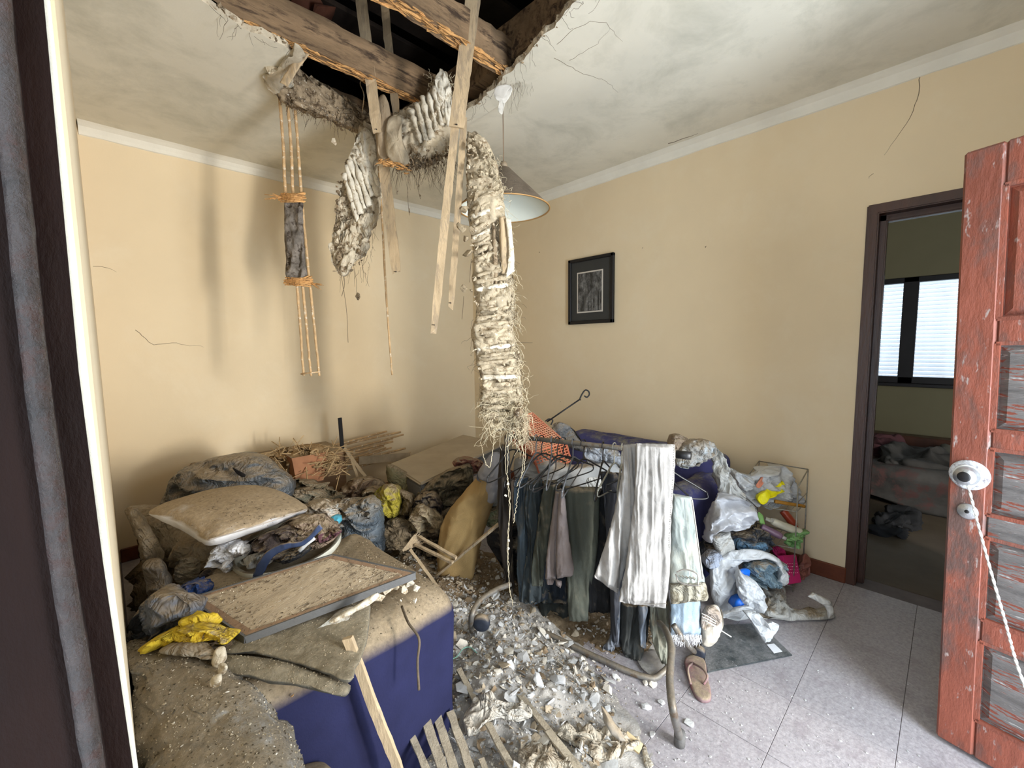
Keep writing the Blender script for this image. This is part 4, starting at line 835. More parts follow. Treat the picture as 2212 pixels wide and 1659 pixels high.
tag(ribbon('white_strip', [(642, 1190, 648, 1194), (660, 1170, 668, 1176), (676, 1158, 682, 1164)], 1.53, M('white_strip', (.75, .76, .78), .6), .006, nu=8, nv=30, amp=.001), 'narrow white plastic strip lying on the clothes in the tub', 'strip')
B('dirty_bag', 'dirty beige plastic bag with blue print right of the pillow', 'bag', [(655, 1092), (680, 1080), (705, 1082), (728, 1098), (726, 1118), (712, 1132), (690, 1128), (665, 1120), (650, 1108)], 1.95, C('dirty_bag', (.42, .34, .26), rough=.5, col2=(.55, .55, .52)), .06, .1, amp=.035, fr=12)
B('blue_plastic', 'turquoise plastic scrap at the right end of the tub', 'plastic scrap', [(708, 1122), (725, 1112), (738, 1120), (730, 1134), (712, 1138)], 1.78, M('turquoise', (.07, .33, .45), .4), .02, .03, amp=.015, K=50, RR=8)
B('grey_sack', 'slumped blue grey cloth sack beside the yellow cloth', 'clothing', [(300, 1340), (330, 1285), (360, 1270), (410, 1280), (440, 1305), (430, 1335), (380, 1350), (330, 1378), (292, 1385)], 1.24, C('blue_grey_cloth', (.115, .125, .15), dust=.45), .09, .13, amp=.03, fr=7)
B('blue_cloth', 'deep blue cloth tucked behind the left corner of the panel', 'clothing', [(385, 1275), (405, 1258), (435, 1256), (452, 1270), (440, 1290), (405, 1296)], 1.40, C('deep_blue_cloth', (.02, .06, .22), dust=.1), .05, .07, amp=.03, fr=10, K=70)
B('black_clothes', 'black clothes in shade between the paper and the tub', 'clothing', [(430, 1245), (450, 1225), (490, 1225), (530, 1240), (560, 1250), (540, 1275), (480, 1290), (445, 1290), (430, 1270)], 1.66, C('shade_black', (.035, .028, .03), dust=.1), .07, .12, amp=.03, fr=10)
yl = thing('yellow_cloth', P(410, 1370, 1.25), 'bright mustard yellow cloth crumpled on the armchair arm', 'clothing')
m_yel = C('mustard_cloth', (.62, .43, .03), dust=.12, var=.2, sc=14)
blob('cloth_fold', [(385, 1345), (400, 1330), (432, 1324), (462, 1336), (470, 1352), (440, 1362), (400, 1362)], 1.17, m_yel, .03, .05, amp=.02, fr=9, parent=yl, K=80)
blob('cloth_fold', [(316, 1394), (345, 1372), (390, 1355), (440, 1352), (480, 1362), (506, 1374), (490, 1388), (450, 1386), (400, 1392), (350, 1398)], 1.12, m_yel, .035, .05, amp=.028, fr=9, parent=yl, K=90)
B('tan_rag', 'flat tan rag in front of the yellow cloth', 'cloth', [(348, 1402), (380, 1388), (420, 1385), (455, 1402), (470, 1418), (420, 1420), (370, 1414)], 1.085, C('tan_rag', (.26, .22, .16)), .012, .03, gy=-.1, amp=.006)
# rear row
bx = thing('wooden_chest', on(580, 985, 1, 3.4), 'low reddish brown wooden chest against the left wall', 'chest')
bbox('body', (.42, 3.25, 0), (1.32, 3.69, .56), M('chest_wood', (.26, .15, .08), .8, .25, 6, dust=.7, bump=.4, stretch=(.4, 2, 2)), bx, .01)
bbox('lid', (.40, 3.22, .56), (1.34, 3.70, .585), M('chest_wood', (.26, .15, .08)), bx, .005)
tp = thing('clay_planter', P(685, 1015, 3.1), 'terracotta planter box in front of the chest', 'planter')
p0 = on(662, 1040, 1, 3.08); V0 = np.array(p0)
L = []
for z, s in ((0, .8), (.16, 1), (.2, 1.08), (.2, .95), (.17, .93), (.02, .75)): L.append([V0+np.array([x*s, y*s, z]) for x, y in ((-.1, -.07), (.12, -.07), (.12, .07), (-.1, .07))])
V, F = lofts(np.array(L)); obj('planter_box', V, F, M('terracotta', (.33, .15, .075), .9, .2, dust=.5), tp)
B('straw_heap', 'heap of straw and torn reed matting on top of the chest', 'straw', [(585, 1000), (600, 975), (640, 962), (690, 962), (720, 980), (735, 1000), (700, 1012), (660, 1020), (620, 1022)], 3.05, M('straw', (.33, .22, .11), .95, .4, 20, bump=1, bsc=60, speck=(.55, .42, .25)), .12, .15, amp=.05, fr=11, an=(.7, 1.6))
strp = []
mb = MB()
for k in range(260):
    a = P(random.uniform(590, 740), random.uniform(965, 1030), 2.93+random.uniform(-.05, .1)); dr_ = rng.normal(0, 1, 3); dr_[2] *= .4; dr_ /= np.linalg.norm(dr_); L_ = random.uniform(.04, .14); V, F = tubeVF([a, a+dr_*L_], random.uniform(.0015, .004), 4); mb.add(V, F)
tag(stuff(mb.done('loose_straw', M('straw_light', (.42, .29, .15), .9, .3, 20))), 'loose straw scattered over the chest and the clothes beside it', 'straw')
for k in range(11):
    z = .32+k*.024; y = 3.55-k*.004; r = random.uniform(.006, .010)
    a = np.array([1.0+random.uniform(0, .1), y, z+random.uniform(-.01, .01)]); b = np.array([1.95+random.uniform(-.15, .2), y+.05, z+.045+random.uniform(-.01, .012)])
    pts = cat_rom([a, (a+b)/2+rng.normal(0, .006, 3), b], 20); tag(tube('fallen_reed', pts, r, m_reed, None, 7), 'long reed lying along the foot of the left wall, behind the clothes', 'reed', 'reeds along the left wall')
tag(bar('pale_plank', on(775, 995, 1, 3.5), on(885, 985, 1, 3.5), .07, .015, M('pale_plank', (.45, .36, .25), .9, .3), wv=(0, 0, 1)), 'short pale painted plank among the fallen reeds', 'plank')
tag(bar('crossed_stick', on(745, 968, 1, 3.2), on(790, 1030, 1, 3.0), .022, .018, m_lath), 'longer of two sticks leaning on the fallen reeds', 'stick')
tag(bar('crossed_stick', on(757, 985, 1, 3.15), on(775, 1035, 1, 3.0), .016, .016, m_lath), 'shorter stick crossing the leaning one by the fallen reeds', 'stick')
tag(bbox('black_post', (-.015, -.006, 0), (.015, .006, .33), m_black, None, .002, Matrix.Translation(Vector(on(741, 990, 1, 3.35))) @ Matrix.Rotation(-.03, 4, 'Y')), 'narrow black metal post standing up against the left wall', 'post')
# foam mattress block
fm = thing('foam_mattress', P(960, 990, 3.5), 'thick beige topped foam mattress lying in the far corner', 'mattress')
T4 = [on(840, 1002, 2, .50), on(908, 1045, 2, .50), on(1092, 957, 2, .52), on(1000, 938, 2, .52)]
slab('mattress_top', T4, .02, M('foam_top', (.40, .335, .25), .95, .1, 5, bump=.3), fm, .012)
slab('mattress_side', [np.array(q)+(0, 0, -.021) for q in T4], .13, M('foam_side', (.135, .13, .125), .95, .2, 5, bump=.3), fm, .012)
blob('cover_flap', [(838, 1003), (870, 1015), (905, 1044), (903, 1085), (885, 1080), (860, 1062), (842, 1048), (835, 1025)], 3.0, C('olive_flap', (.19, .165, .085)), .05, .12, amp=.01, fr=6, K=70, parent=fm)
ch = [('dusty_jacket', 'long dusty olive jacket draped from the chest toward the standing bag', 'clothing', [(640, 1035), (680, 1040), (715, 1055), (742, 1075), (738, 1088), (700, 1075), (660, 1060), (630, 1050)], 2.75, (.17, .14, .085), .05),
 ('grey_trousers', 'grey green trousers behind the pillow', 'clothing', [(632, 1062), (660, 1055), (700, 1068), (720, 1085), (690, 1092), (650, 1086)], 2.6, (.15, .14, .10), .05),
 ('brown_bundle', 'brown bundled cloth between the jacket and the standing bag', 'clothing', [(680, 1090), (710, 1080), (735, 1082), (740, 1100), (725, 1112), (690, 1108)], 2.5, (.21, .15, .10), .05),
 ('brown_rags', 'dark brown rags below the leaning sticks', 'clothing', [(735, 1060), (760, 1035), (800, 1032), (830, 1045), (838, 1075), (815, 1092), (780, 1085), (745, 1082)], 2.95, (.16, .10, .06), .1),
 ('tan_tshirt', 'tan shirt crumpled left of the yellow bag', 'clothing', [(785, 1060), (810, 1052), (828, 1065), (820, 1095), (795, 1090)], 2.8, (.33, .25, .15), .05),
 ('yellow_bag', 'dusty lime yellow plastic bag right of the standing grey bag', 'bag', [(808, 1075), (820, 1052), (845, 1045), (862, 1056), (866, 1085), (860, 1112), (835, 1112), (818, 1095)], 2.72, (.45, .37, .045), .08),
 ('brown_pouch', 'brown cloth pouch right beside the lime yellow bag', 'bag', [(860, 1062), (880, 1060), (895, 1075), (892, 1112), (878, 1122), (862, 1110)], 2.75, (.19, .135, .075), .06),
 ('green_clothes', 'dark olive clothes against the mattress side', 'clothing', [(905, 1060), (940, 1030), (980, 1010), (1015, 1005), (1022, 1040), (1000, 1075), (960, 1100), (925, 1100), (905, 1085)], 2.85, (.115, .10, .065), .1),
 ('black_jacket', 'black shiny jacket in front of the olive clothes', 'clothing', [(893, 1085), (910, 1065), (940, 1062), (955, 1085), (950, 1115), (930, 1105), (905, 1108)], 2.7, (.045, .035, .035), .08),
 ('pink_cloth', 'dusty pink cloth by the far end of the mattress side', 'clothing', [(978, 1000), (995, 988), (1030, 992), (1045, 1005), (1030, 1022), (1000, 1018)], 2.95, (.30, .125, .09), .07),
 ('cream_cloth', 'cream cloth spilling over the dark clothes left of the tan roll', 'clothing', [(885, 1130), (892, 1100), (912, 1088), (935, 1098), (955, 1118), (950, 1142), (925, 1145), (900, 1148)], 2.6, (.44, .35, .22), .06),
 ('dark_trousers', 'dark trousers hanging below the cream cloth', 'clothing', [(885, 1150), (920, 1140), (955, 1140), (950, 1190), (925, 1200), (900, 1180)], 2.62, (.08, .06, .045), .06),
 ('rubble_cloth', 'earth covered cloth behind the broken frame', 'clothing', [(832, 1130), (862, 1118), (890, 1140), (910, 1185), (890, 1200), (850, 1180), (832, 1165)], 2.68, (.22, .165, .10), .06),
 ('white_shirt', 'white and green shirt between the tan roll and the clothes rail', 'clothing', [(1048, 1045), (1070, 1035), (1082, 1060), (1078, 1090), (1055, 1110), (1042, 1090)], 2.6, (.36, .36, .32), .05),
 ('green_shirt', 'pale green shirt lower down beside the tan roll', 'clothing', [(1040, 1110), (1062, 1098), (1080, 1100), (1078, 1135), (1050, 1130)], 2.55, (.25, .27, .15), .05)]
for nm, lab, cat, out, d, c, tf in ch: B(nm, lab, cat, out, d, C(nm+'_cloth', c, dust=.45, col2=tuple(x*.5 for x in c)), tf, .12, amp=.045, fr=8.5, an=(.8, 1.3), K=90, edge=.004)
# underlying mass so nothing floats
for i, (x, y, z, sx, sy, sz) in enumerate([(.42, 2.95, .22, .7, .5, .42), (1.12, 2.95, .14, .6, .45, .26), (1.85, 2.85, .12, .75, .6, .22), (.22, 2.62, .18, .3, .25, .34)]):
    tag(rbox('rag_heap', (x, y, z), (sx, sy, sz), .1, C('earthy_rags', (.16, .115, .07), dust=.8, col2=(.07, .05, .035)), amp=.06, fr=6, K=90), ['heap of dirty rags under the big grey bag', 'low heap of dusty rags in front of the chest', 'low heap of dusty rags beside the foam mattress', 'small rag heap in the near left corner'][i], 'rags')
# tan roll
tr = thing('rolled_carpet', P(1010, 1130, 2.45), 'tan rolled carpet leaning up, its grey ribbed top beside the clothes rail', 'carpet')
blob('roll', [(950, 1150), (965, 1110), (1000, 1065), (1030, 1030), (1055, 990), (1075, 978), (1088, 995), (1080, 1040), (1065, 1090), (1045, 1150), (1030, 1210), (1018, 1255), (985, 1258), (950, 1245), (945, 1200)], 2.45, M('tan_carpet', (.40, .265, .11), .95, .15, 5, bump=.5, bsc=200), .11, .11, amp=.012, fr=3.5, parent=tr, K=130, RR=20)
blob('grey_end', [(1030, 1030), (1052, 990), (1072, 976), (1090, 995), (1084, 1040), (1066, 1085), (1045, 1075), (1048, 1045)], 2.37, M('grey_ribbed_cloth', (.33, .32, .33), .9, .1, 5, bump=.8, bsc=200), .05, .06, amp=.015, fr=6, parent=tr, K=90)
tag(bar('long_stick', on(925, 1258, 2, .03), P(1078, 1132, 2.2), .014, .012, m_lath), 'long thin stick leaning from the rubble up to the clothes rail', 'stick')
bf = thing('broken_reed_frame', P(930, 1200, 2.4), 'broken frame of reeds and splintered wood lying in the rubble', 'broken frame')
for a, b, w in (((905, 1160), (985, 1206), .016), ((898, 1176), (978, 1216), .016), ((886, 1188), (945, 1268), .016)):
    V, F = bar('x', P(*a, 2.35), P(*b, 2.2), w, w*.8, m_lath, n=12, ret=True); obj('reed', V, F, m_lath, bf)
for k in range(5): V, F = bar('x', P(870+k*5, 1190-k*2, 2.33+k*.01), P(900+k*3, 1152+k*5, 2.36), .012, .006, m_lath, n=10, tip=.9, ret=True); obj('splinter', V, F, m_lath, bf)
# ================================================================== CLOTHES RAIL
m_tube = M('rail_metal', (.17, .16, .145), .45, .3, 14, metal=.35, bump=.3, dust=.5, dcol=(.24, .20, .15), col2=(.12, .08, .05))
m_hng = M('hanger_plastic', (.010, .010, .011), .4, .3, bump=.1, spec=.5)
m_hngg = M('hanger_grey', (.09, .095, .105), .4, .3, bump=.1, spec=.5)
RA, RB = P(1094, 941, 2.15), P(1478, 983, 1.70)
rk = thing('clothes_rail', (1.55, 1.15, 0), 'low metal clothes rail on tubular feet loaded with jeans and hangers', 'clothes rail')
def F0(u, v, z=.02): return on(u, v, 2, z)
tube('hanging_bar', [RA, RB], .0115, m_tube, rk, 12)
bl, br = F0(1104, 1300), F0(1445, 1452)
fr_pts = [RA+(0, 0, .0), np.array([bl[0], bl[1], .5]), np.array([bl[0], bl[1], .12]), F0(1118, 1335, .03), F0(1190, 1372), F0(1300, 1425), F0(1385, 1460), F0(1425, 1458, .03), np.array([br[0]+.03, br[1]-.0, .12]), P(1424, 1180, 1.83), P(1423, 978, 1.80)]
tube('base_frame', fr_pts, .0125, m_tube, rk, 12, 140)
tube('second_upright', [P(1412, 990, 1.83), P(1411, 1180, 1.86), P(1418, 1340, 1.80)], .009, m_tube, rk, 10, 20)
fe = F0(1468, 1598, .02)
tube('foot', [P(1424, 1345, 1.74), P(1438, 1362, 1.66), P(1450, 1400, 1.52), P(1447, 1470, 1.40), P(1455, 1540, 1.315), fe+(0, 0, .01)], .0125, m_tube, rk, 12, 60)
V, F = tubeVF([fe+(0, 0, -.018), fe+(0, 0, .012), fe+(0, 0, .03)], .0185, 14); obj('rubber_foot', V, F, M('rubber_grey', (.12, .115, .11), .8, .2), rk, True)
tube('foot', [P(1455, 1350, 1.66), P(1478, 1385, 1.66), F0(1500, 1408, .03)], .0115, m_tube, rk, 10, 20)
def wheel(c, r, w, ax):
    ax = np.array(ax, float); ax /= np.linalg.norm(ax); u = np.cross(ax, (0, 0, 1.)); u /= np.linalg.norm(u); q = np.cross(ax, u); a = np.linspace(0, 2*np.pi, 28, endpoint=False); L = []
    for s, rr in ((-w, .3), (-w, .85), (-w*.5, 1), (w*.5, 1), (w, .85), (w, .3)): L.append(c+ax*s+r*rr*(np.cos(a)[:, None]*u+np.sin(a)[:, None]*q))
    V, F = lofts(np.array(L)); return V, F
m_whl = M('castor_blue', (.02, .024, .036), .5, .2, dust=.3)
V, F = wheel(F0(1510, 1408, .03), .027, .016, (1, .3, 0)); obj('castor', V, F, m_whl, rk, True)
tube('foot', [P(1102, 1262, 2.05), P(1070, 1275, 1.98), P(1035, 1300, 1.9), P(1018, 1335, 1.85), F0(1022, 1370, .04), F0(1036, 1390, .015)], .0125, m_tube, rk, 12, 50)
V, F = wheel(P(1040, 1345, 1.88), .038, .016, (.75, .6, 0)); obj('castor', V, F, m_whl, rk, True)
V, F = tubeVF([RB+(RA-RB)*-.03, RB+(RA-RB)*-.0, RB+(RA-RB)*.05], .0165, 14); obj('end_plug', V, F, m_hng, rk, True)
for s in (.045, .98):
    p = RB+(RA-RB)*s; V, F = wheel(p, .022, .008, RA-RB); obj('rail_stop', V, F, m_tube, rk, True)
rdir = (RA-RB)/np.linalg.norm(RA-RB); Hn = np.array([-rdir[1], rdir[0], 0.])*-1
if Hn[0] < 0: Hn = -Hn
def hanger(s, yaw, lab, hw=.19, mat=None, drop=.085, neck=.075, bar_=True, tilt=0, r=.0035):
    c = RA+(RB-RA)*s; a = math.radians(yaw); Hd = np.array([Hn[0]*math.cos(a)-Hn[1]*math.sin(a), Hn[0]*math.sin(a)+Hn[1]*math.cos(a), 0])
    t = thing('clothes_hanger', c, lab, 'hanger', 'hangers on the clothes rail'); mat = mat or m_hng
    z = np.array([0, 0, 1.]); hook = [c+Hd*(.02*math.cos(q))+z*(.0+.02*math.sin(q)) for q in np.linspace(math.pi*1.05, -math.pi*.35, 12)]+[c+Hd*.003-z*.035, c-z*neck]
    tube('hook', hook, r*.8, mat, t, 6, 40)
    e = math.radians(tilt); ap_ = c-z*neck; l = ap_-Hd*hw*math.cos(e)-z*(drop-hw*math.sin(e)); rr_ = ap_+Hd*hw*math.cos(e)-z*(drop+hw*math.sin(e))
    sh = [l+z*.004, l*.55+ap_*.45+z*.008, ap_+z*.004, rr_*.55+ap_*.45+z*.008, rr_+z*.004]
    tube('shoulder', sh, r*1.15, mat, t, 7, 40)
    if bar_: tube('trouser_bar', [l+z*.003, l-z*.022+Hd*.008, l*.7+rr_*.3-z*.026, rr_*.7+l*.3-z*.026, rr_-z*.022-Hd*.008, rr_+z*.003], r*.85, mat, t, 6, 36)
    return t
hl = [(.03, -4, 'leftmost dark hanger, half hidden by the hanging root fibres', m_hng), (.07, 14, 'second dark hanger from the left end of the rail', m_hng), (.20, 6, 'grey hanger with a wide shoulder under the orange crate', m_hngg), (.235, -12, 'dark hanger crossing the wide grey one', m_hng), (.30, 20, 'grey tilted hanger above the faded jeans', m_hngg), (.335, -8, 'black hanger over the grey brown sweatpants', m_hng), (.37, -26, 'black hanger turned toward the viewer in the middle of the rail', m_hng), (.43, 10, 'grey hanger just right of the middle of the rail', m_hngg), (.49, -14, 'thin dark hanger above the olive trousers', m_hng), (.60, 8, 'black hanger left of the pair of pale hooks', m_hng), (.66, -6, 'pale hooked hanger touching the beige trousers', M('hanger_pale', (.24, .23, .19), .4)), (.70, 12, 'second pale hooked hanger beside the beige trousers', M('hanger_pale', (.24, .23, .19), .4))]
for s, y, lab, m in hl: hanger(s, y, lab, mat=m, tilt=random.uniform(-8, 8), hw=.19 if s < .6 else .155)
hanger(.88, -55, 'black hanger sticking out to the right of the beige trousers, upper one', hw=.215, drop=.10, neck=.06, bar_=True, tilt=6)
hanger(.91, -30, 'black hanger holding the pale jeans at the right end', hw=.15, drop=.09, neck=.10, tilt=8)
def dr_at(u): return 2.15+(u-1095)/(1480-1095)*(1.70-2.15)
def G(nm, lab, rows, dd, c, th=.05, amp=.022, fr=14, parent=None, part=None, mat=None, **k):
    u = np.mean([r[0]+r[2] for r in rows])/2
    m = mat or C(nm+'_fabric', c, wr=.35, wsc=5, dust=.25, bump=.4, bsc=160, col2=tuple(min(1, x*1.7+.01) for x in c), c2lo=.52, c2hi=.72, sc=4, stretch=(1.4, 1.4, .5))
    k.setdefault('an', (1.6, .22)); k.setdefault('nu', 22); k.setdefault('nv', 70)
    o = ribbon(part or nm, rows, dr_at(u)+dd, m, th=th, amp=amp, fr=fr, parent=parent, **k)
    return o if parent is not None else tag(o, lab, 'trousers' if 'trousers' in lab or 'jeans' in lab or 'pants' in lab else 'clothing')
G('brown_garment', 'dark brown garment at the left end of the clothes rail, behind the roots', [(1082, 960, 1098, 960), (1075, 1040, 1102, 1040), (1076, 1120, 1106, 1120), (1082, 1190, 1108, 1190), (1092, 1265, 1112, 1270)], .03, (.032, .025, .02))
G('blue_jeans', 'blue jeans with a pale faded streak, second garment from the left', [(1112, 1032, 1142, 1030), (1108, 1090, 1140, 1095), (1118, 1150, 1142, 1160), (1116, 1225, 1152, 1230), (1122, 1296, 1162, 1300)], .0, (.05, .068, .085))
G('dark_jeans', 'dark grey jeans beside the faded blue pair', [(1140, 1034, 1172, 1034), (1132, 1100, 1170, 1100), (1140, 1170, 1166, 1175), (1130, 1240, 1172, 1240), (1124, 1300, 1196, 1300)], -.01, (.03, .038, .042))
G('olive_jeans', 'faded olive black jeans with worn knees left of the sweatpants', [(1176, 1038, 1204, 1038), (1166, 1100, 1198, 1100), (1156, 1170, 1186, 1175), (1148, 1225, 1176, 1230), (1148, 1262, 1172, 1266)], -.05, (.055, .058, .045))
G('navy_jeans', 'nearly black blue jeans behind the grey brown sweatpants', [(1168, 1042, 1215, 1044), (1162, 1150, 1220, 1150), (1158, 1240, 1222, 1240), (1160, 1300, 1226, 1300)], .06, (.018, .024, .034))
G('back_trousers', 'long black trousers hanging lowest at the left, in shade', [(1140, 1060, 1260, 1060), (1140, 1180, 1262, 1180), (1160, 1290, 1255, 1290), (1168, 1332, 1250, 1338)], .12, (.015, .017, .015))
G('olive_trousers', 'wide dark olive trousers with a hem crease, facing the viewer', [(1219, 1050, 1296, 1052), (1222, 1120, 1295, 1120), (1226, 1200, 1290, 1200), (1226, 1280, 1276, 1280), (1229, 1340, 1270, 1342)], -.02, (.062, .066, .052), th=.05, amp=.008)
G('black_trousers', 'black trousers right of the olive pair', [(1262, 1058, 1350, 1058), (1258, 1150, 1338, 1150), (1262, 1240, 1330, 1240), (1264, 1318, 1322, 1325)], .06, (.009, .009, .010))
G('charcoal_jeans', 'charcoal jeans hanging just left of the beige trousers', [(1296, 1020, 1345, 1022), (1306, 1090, 1345, 1090), (1310, 1180, 1352, 1180), (1318, 1290, 1345, 1295), (1318, 1390, 1342, 1398)], .0, (.035, .037, .045))
sw = thing('sweatpants', P(1210, 1160, 2.0), 'short grey brown sweatpants with ribbed cuffs', 'trousers')
m_sw = C('grey_brown_fleece', (.19, .155, .145), wr=.3, wsc=6, dust=.1, bump=.3, bsc=200)
G('x', '', [(1200, 1058, 1213, 1056), (1194, 1100, 1208, 1110), (1186, 1160, 1203, 1170), (1179, 1215, 1201, 1225), (1178, 1250, 1200, 1252)], -.10, 0, th=.05, amp=.008, parent=sw, part='left_leg', mat=m_sw)
G('x', '', [(1209, 1055, 1219, 1058), (1204, 1110, 1224, 1110), (1202, 1170, 1231, 1170), (1201, 1225, 1239, 1222), (1203, 1250, 1238, 1242)], -.12, 0, th=.05, amp=.008, parent=sw, part='right_leg', mat=m_sw)
G('x', '', [(1180, 1246, 1199, 1250), (1181, 1262, 1194, 1263)], -.10, 0, th=.04, amp=.004, parent=sw, part='cuff', mat=m_sw, nv=12, an=(5, .3), fr=14)
G('x', '', [(1200, 1252, 1213, 1256), (1201, 1264, 1212, 1270)], -.12, 0, th=.04, amp=.004, parent=sw, part='cuff', mat=m_sw, nv=12, an=(5, .3), fr=14)
bgt = thing('beige_trousers', P(1400, 1130, 1.72), 'long pale beige trousers thrown over the right end of the rail', 'trousers')
m_bei = C('beige_denim', (.315, .30, .285), wr=.25, wsc=5, dust=.0, bump=.4, bsc=220, col2=(.29, .27, .25), c2lo=.52, c2hi=.8)
m_seam = M('beige_seam', (.36, .33, .30), .9, .3, 60, bump=.6)
G('x', '', [(1346, 961, 1384, 958), (1344, 1010, 1382, 1010), (1334, 1070, 1380, 1080), (1318, 1140, 1370, 1150), (1300, 1200, 1352, 1220), (1284, 1246, 1334, 1282)], -.17, 0, th=.05, amp=.009, parent=bgt, part='left_leg', mat=m_bei, nv=110, nu=44, fr=10, an=(2.2, .22), o=3)
G('x', '', [(1374, 958, 1458, 960), (1372, 1010, 1457, 1020), (1370, 1080, 1452, 1090), (1362, 1150, 1448, 1160), (1350, 1230, 1446, 1240), (1336, 1298, 1438, 1314)], -.15, 0, th=.06, amp=.010, parent=bgt, part='right_leg', mat=m_bei, nv=120, nu=64, fr=10, an=(2.2, .2), o=3)
def seam(pts, dd, par, mat, r=.0016, dash=None, nm='seam'):
    q = cat_rom([P(u, v, dr_at(u)+dd) for u, v in pts], 60); return tube(nm, q, r, mat, par, 5)
seam([(1374, 1080), (1372, 1150), (1360, 1220), (1348, 1270), (1338, 1296)], -.185, bgt, m_seam); seam([(1318, 1140), (1306, 1190), (1292, 1240)], -.20, bgt, m_seam)
mbs = MB()
for k in range(46):
    v = 962+k*5.0; u = np.interp(v, [960, 1020, 1090, 1160, 1200], [1456, 1455, 1450, 1446, 1445]); V, F = hull(8, .0055, .003, .0035); mbs.add(V+P(u, v, dr_at(u)-.155), F)
mbs.done('puckered_seam', m_bei, bgt, True)
seam([(1337, 1290), (1370, 1300), (1405, 1305), (1439, 1304)], -.185, bgt, m_seam, .0014, nm='hem_stitch'); seam([(1287, 1238), (1310, 1256), (1336, 1272)], -.20, bgt, m_seam, .0014, nm='hem_stitch')
lj = thing('pale_jeans', P(1485, 1190, 1.68), 'pale bleached jeans hanging upside down, waistband and pocket below', 'jeans')
m_pj = C('bleached_denim', (.26, .29, .275), wr=.25, wsc=5, dust=.1, bump=.4, bsc=200, col2=(.38, .38, .33), sc=3)
G('x', '', [(1453, 1066, 1494, 1074), (1448, 1110, 1500, 1112), (1446, 1170, 1508, 1172), (1446, 1230, 1518, 1230), (1446, 1275, 1526, 1275)], -.02, 0, th=.06, amp=.008, parent=lj, part='leg', mat=m_pj, nv=100, nu=34)
G('x', '', [(1446, 1262, 1524, 1258), (1447, 1285, 1530, 1285), (1450, 1305, 1528, 1296)], -.035, 0, th=.07, amp=.008, parent=lj, part='waistband', mat=C('soiled_denim', (.32, .30, .24), dust=.1, col2=(.14, .12, .08)), nv=24, nu=34)
seam([(1495, 1080), (1502, 1130), (1510, 1190), (1518, 1250)], -.05, lj, m_seam, .003)
seam([(1462, 1236), (1480, 1230), (1506, 1240), (1508, 1262)], -.075, lj, m_seam, .0028, nm='pocket_edge'); seam([(1460, 1240), (1466, 1256), (1490, 1264), (1510, 1264)], -.08, lj, m_seam, .0028, nm='pocket_edge')
for k in range(5): seam([(1464+k*8, 1243+k), (1470+k*8, 1248+k)], -.085, lj, m_pj, .0045, nm='pocket_fold')
co_ = thing('cutoff_jeans', P(1480, 1340, 1.66), 'light blue cut off jeans with a frayed white hem', 'jeans')
m_cj = C('light_denim', (.27, .35, .43), wr=.2, wsc=6, dust=0, bump=.5, bsc=220, col2=(.38, .44, .50))
G('x', '', [(1449, 1290, 1512, 1290), (1449, 1330, 1514, 1330), (1448, 1374, 1516, 1372)], .01, 0, th=.05, amp=.006, parent=co_, part='denim_leg', mat=m_cj, nv=40, nu=30)
strands('frayed_hem', [P(random.uniform(1448, 1516), 1372+random.uniform(-2, 2), 1.66+random.uniform(-.03, .0)) for i in range(130)], M('white_thread', (.75, .76, .78), .9), co_, (.008, .05), .0007, spread=.25)
G('grey_trousers', 'grey green trouser leg hanging below the pale jeans, its hem curled forward', [(1402, 1300, 1447, 1300), (1404, 1350, 1444, 1350), (1412, 1395, 1443, 1395), (1428, 1432, 1444, 1434)], .03, (.19, .19, .15), th=.05)
G('slate_trousers', 'narrow slate blue trouser leg below the beige trousers', [(1378, 1305, 1398, 1305), (1380, 1345, 1396, 1345), (1384, 1396, 1394, 1398)], .0, (.13, .15, .18), th=.04)
G('dark_trousers', 'dark wide trouser leg resting on the base of the rail', [(1340, 1295, 1402, 1300), (1338, 1350, 1400, 1350), (1342, 1400, 1392, 1400), (1352, 1420, 1380, 1424)], .05, (.035, .037, .035), th=.07)
G('blue_grey_trousers', 'blue grey trouser leg at the left below the beige hem', [(1324, 1285, 1340, 1290), (1320, 1330, 1338, 1335), (1318, 1370, 1334, 1380), (1300, 1402, 1322, 1404)], .0, (.10, .11, .13), th=.04)
# ================================================================== RIGHT SIDE: SOFA, BASKET, BAGS, SHELF
m_navy2 = M('navy_sofa_cloth', (.055, .055, .16), .85, .2, 6, dust=.1, dcol=(.2, .19, .17), bump=.3, bsc=120, dlo=.5)
s2 = thing('navy_sofa', (2.7, 1.5, 0), 'navy blue sofa against the right wall behind the clothes rail', 'sofa')
rbox('sofa_back', (2.80, 1.56, .35), (.26, 1.22, .66), .06, m_navy2, amp=.008, fr=4, parent=s2, bot=.2)
rbox('sofa_arm', (2.60, 1.03, .29), (.62, .20, .56), .08, m_navy2, amp=.008, fr=4, parent=s2, bot=.2)
rbox('sofa_seat', (2.5, 1.62, .20), (.5, 1.0, .38), .06, m_navy2, amp=.008, fr=4, parent=s2, bot=.2)
B('ribbed_blanket', 'grey white ribbed cloth spread on the sofa behind the hangers', 'blanket', [(1110, 1000), (1130, 985), (1180, 990), (1240, 1005), (1320, 1000), (1345, 1030), (1320, 1060), (1240, 1075), (1160, 1060), (1118, 1040)], 2.42, M('ribbed_cotton', (.36, .36, .35), .9, .12, 5, bump=.8, bsc=220, dust=.2), .08, .12, amp=.02, fr=5)
B('white_gingham', 'white checked cloth hanging low behind the hangers', 'cloth', [(1268, 1035), (1300, 1035), (1300, 1070), (1285, 1065), (1268, 1070)], 2.2, C('check_cotton', (.5, .5, .48), dust=0, stretch=(1, 1, 1)), .01, .02, amp=.004, K=50)
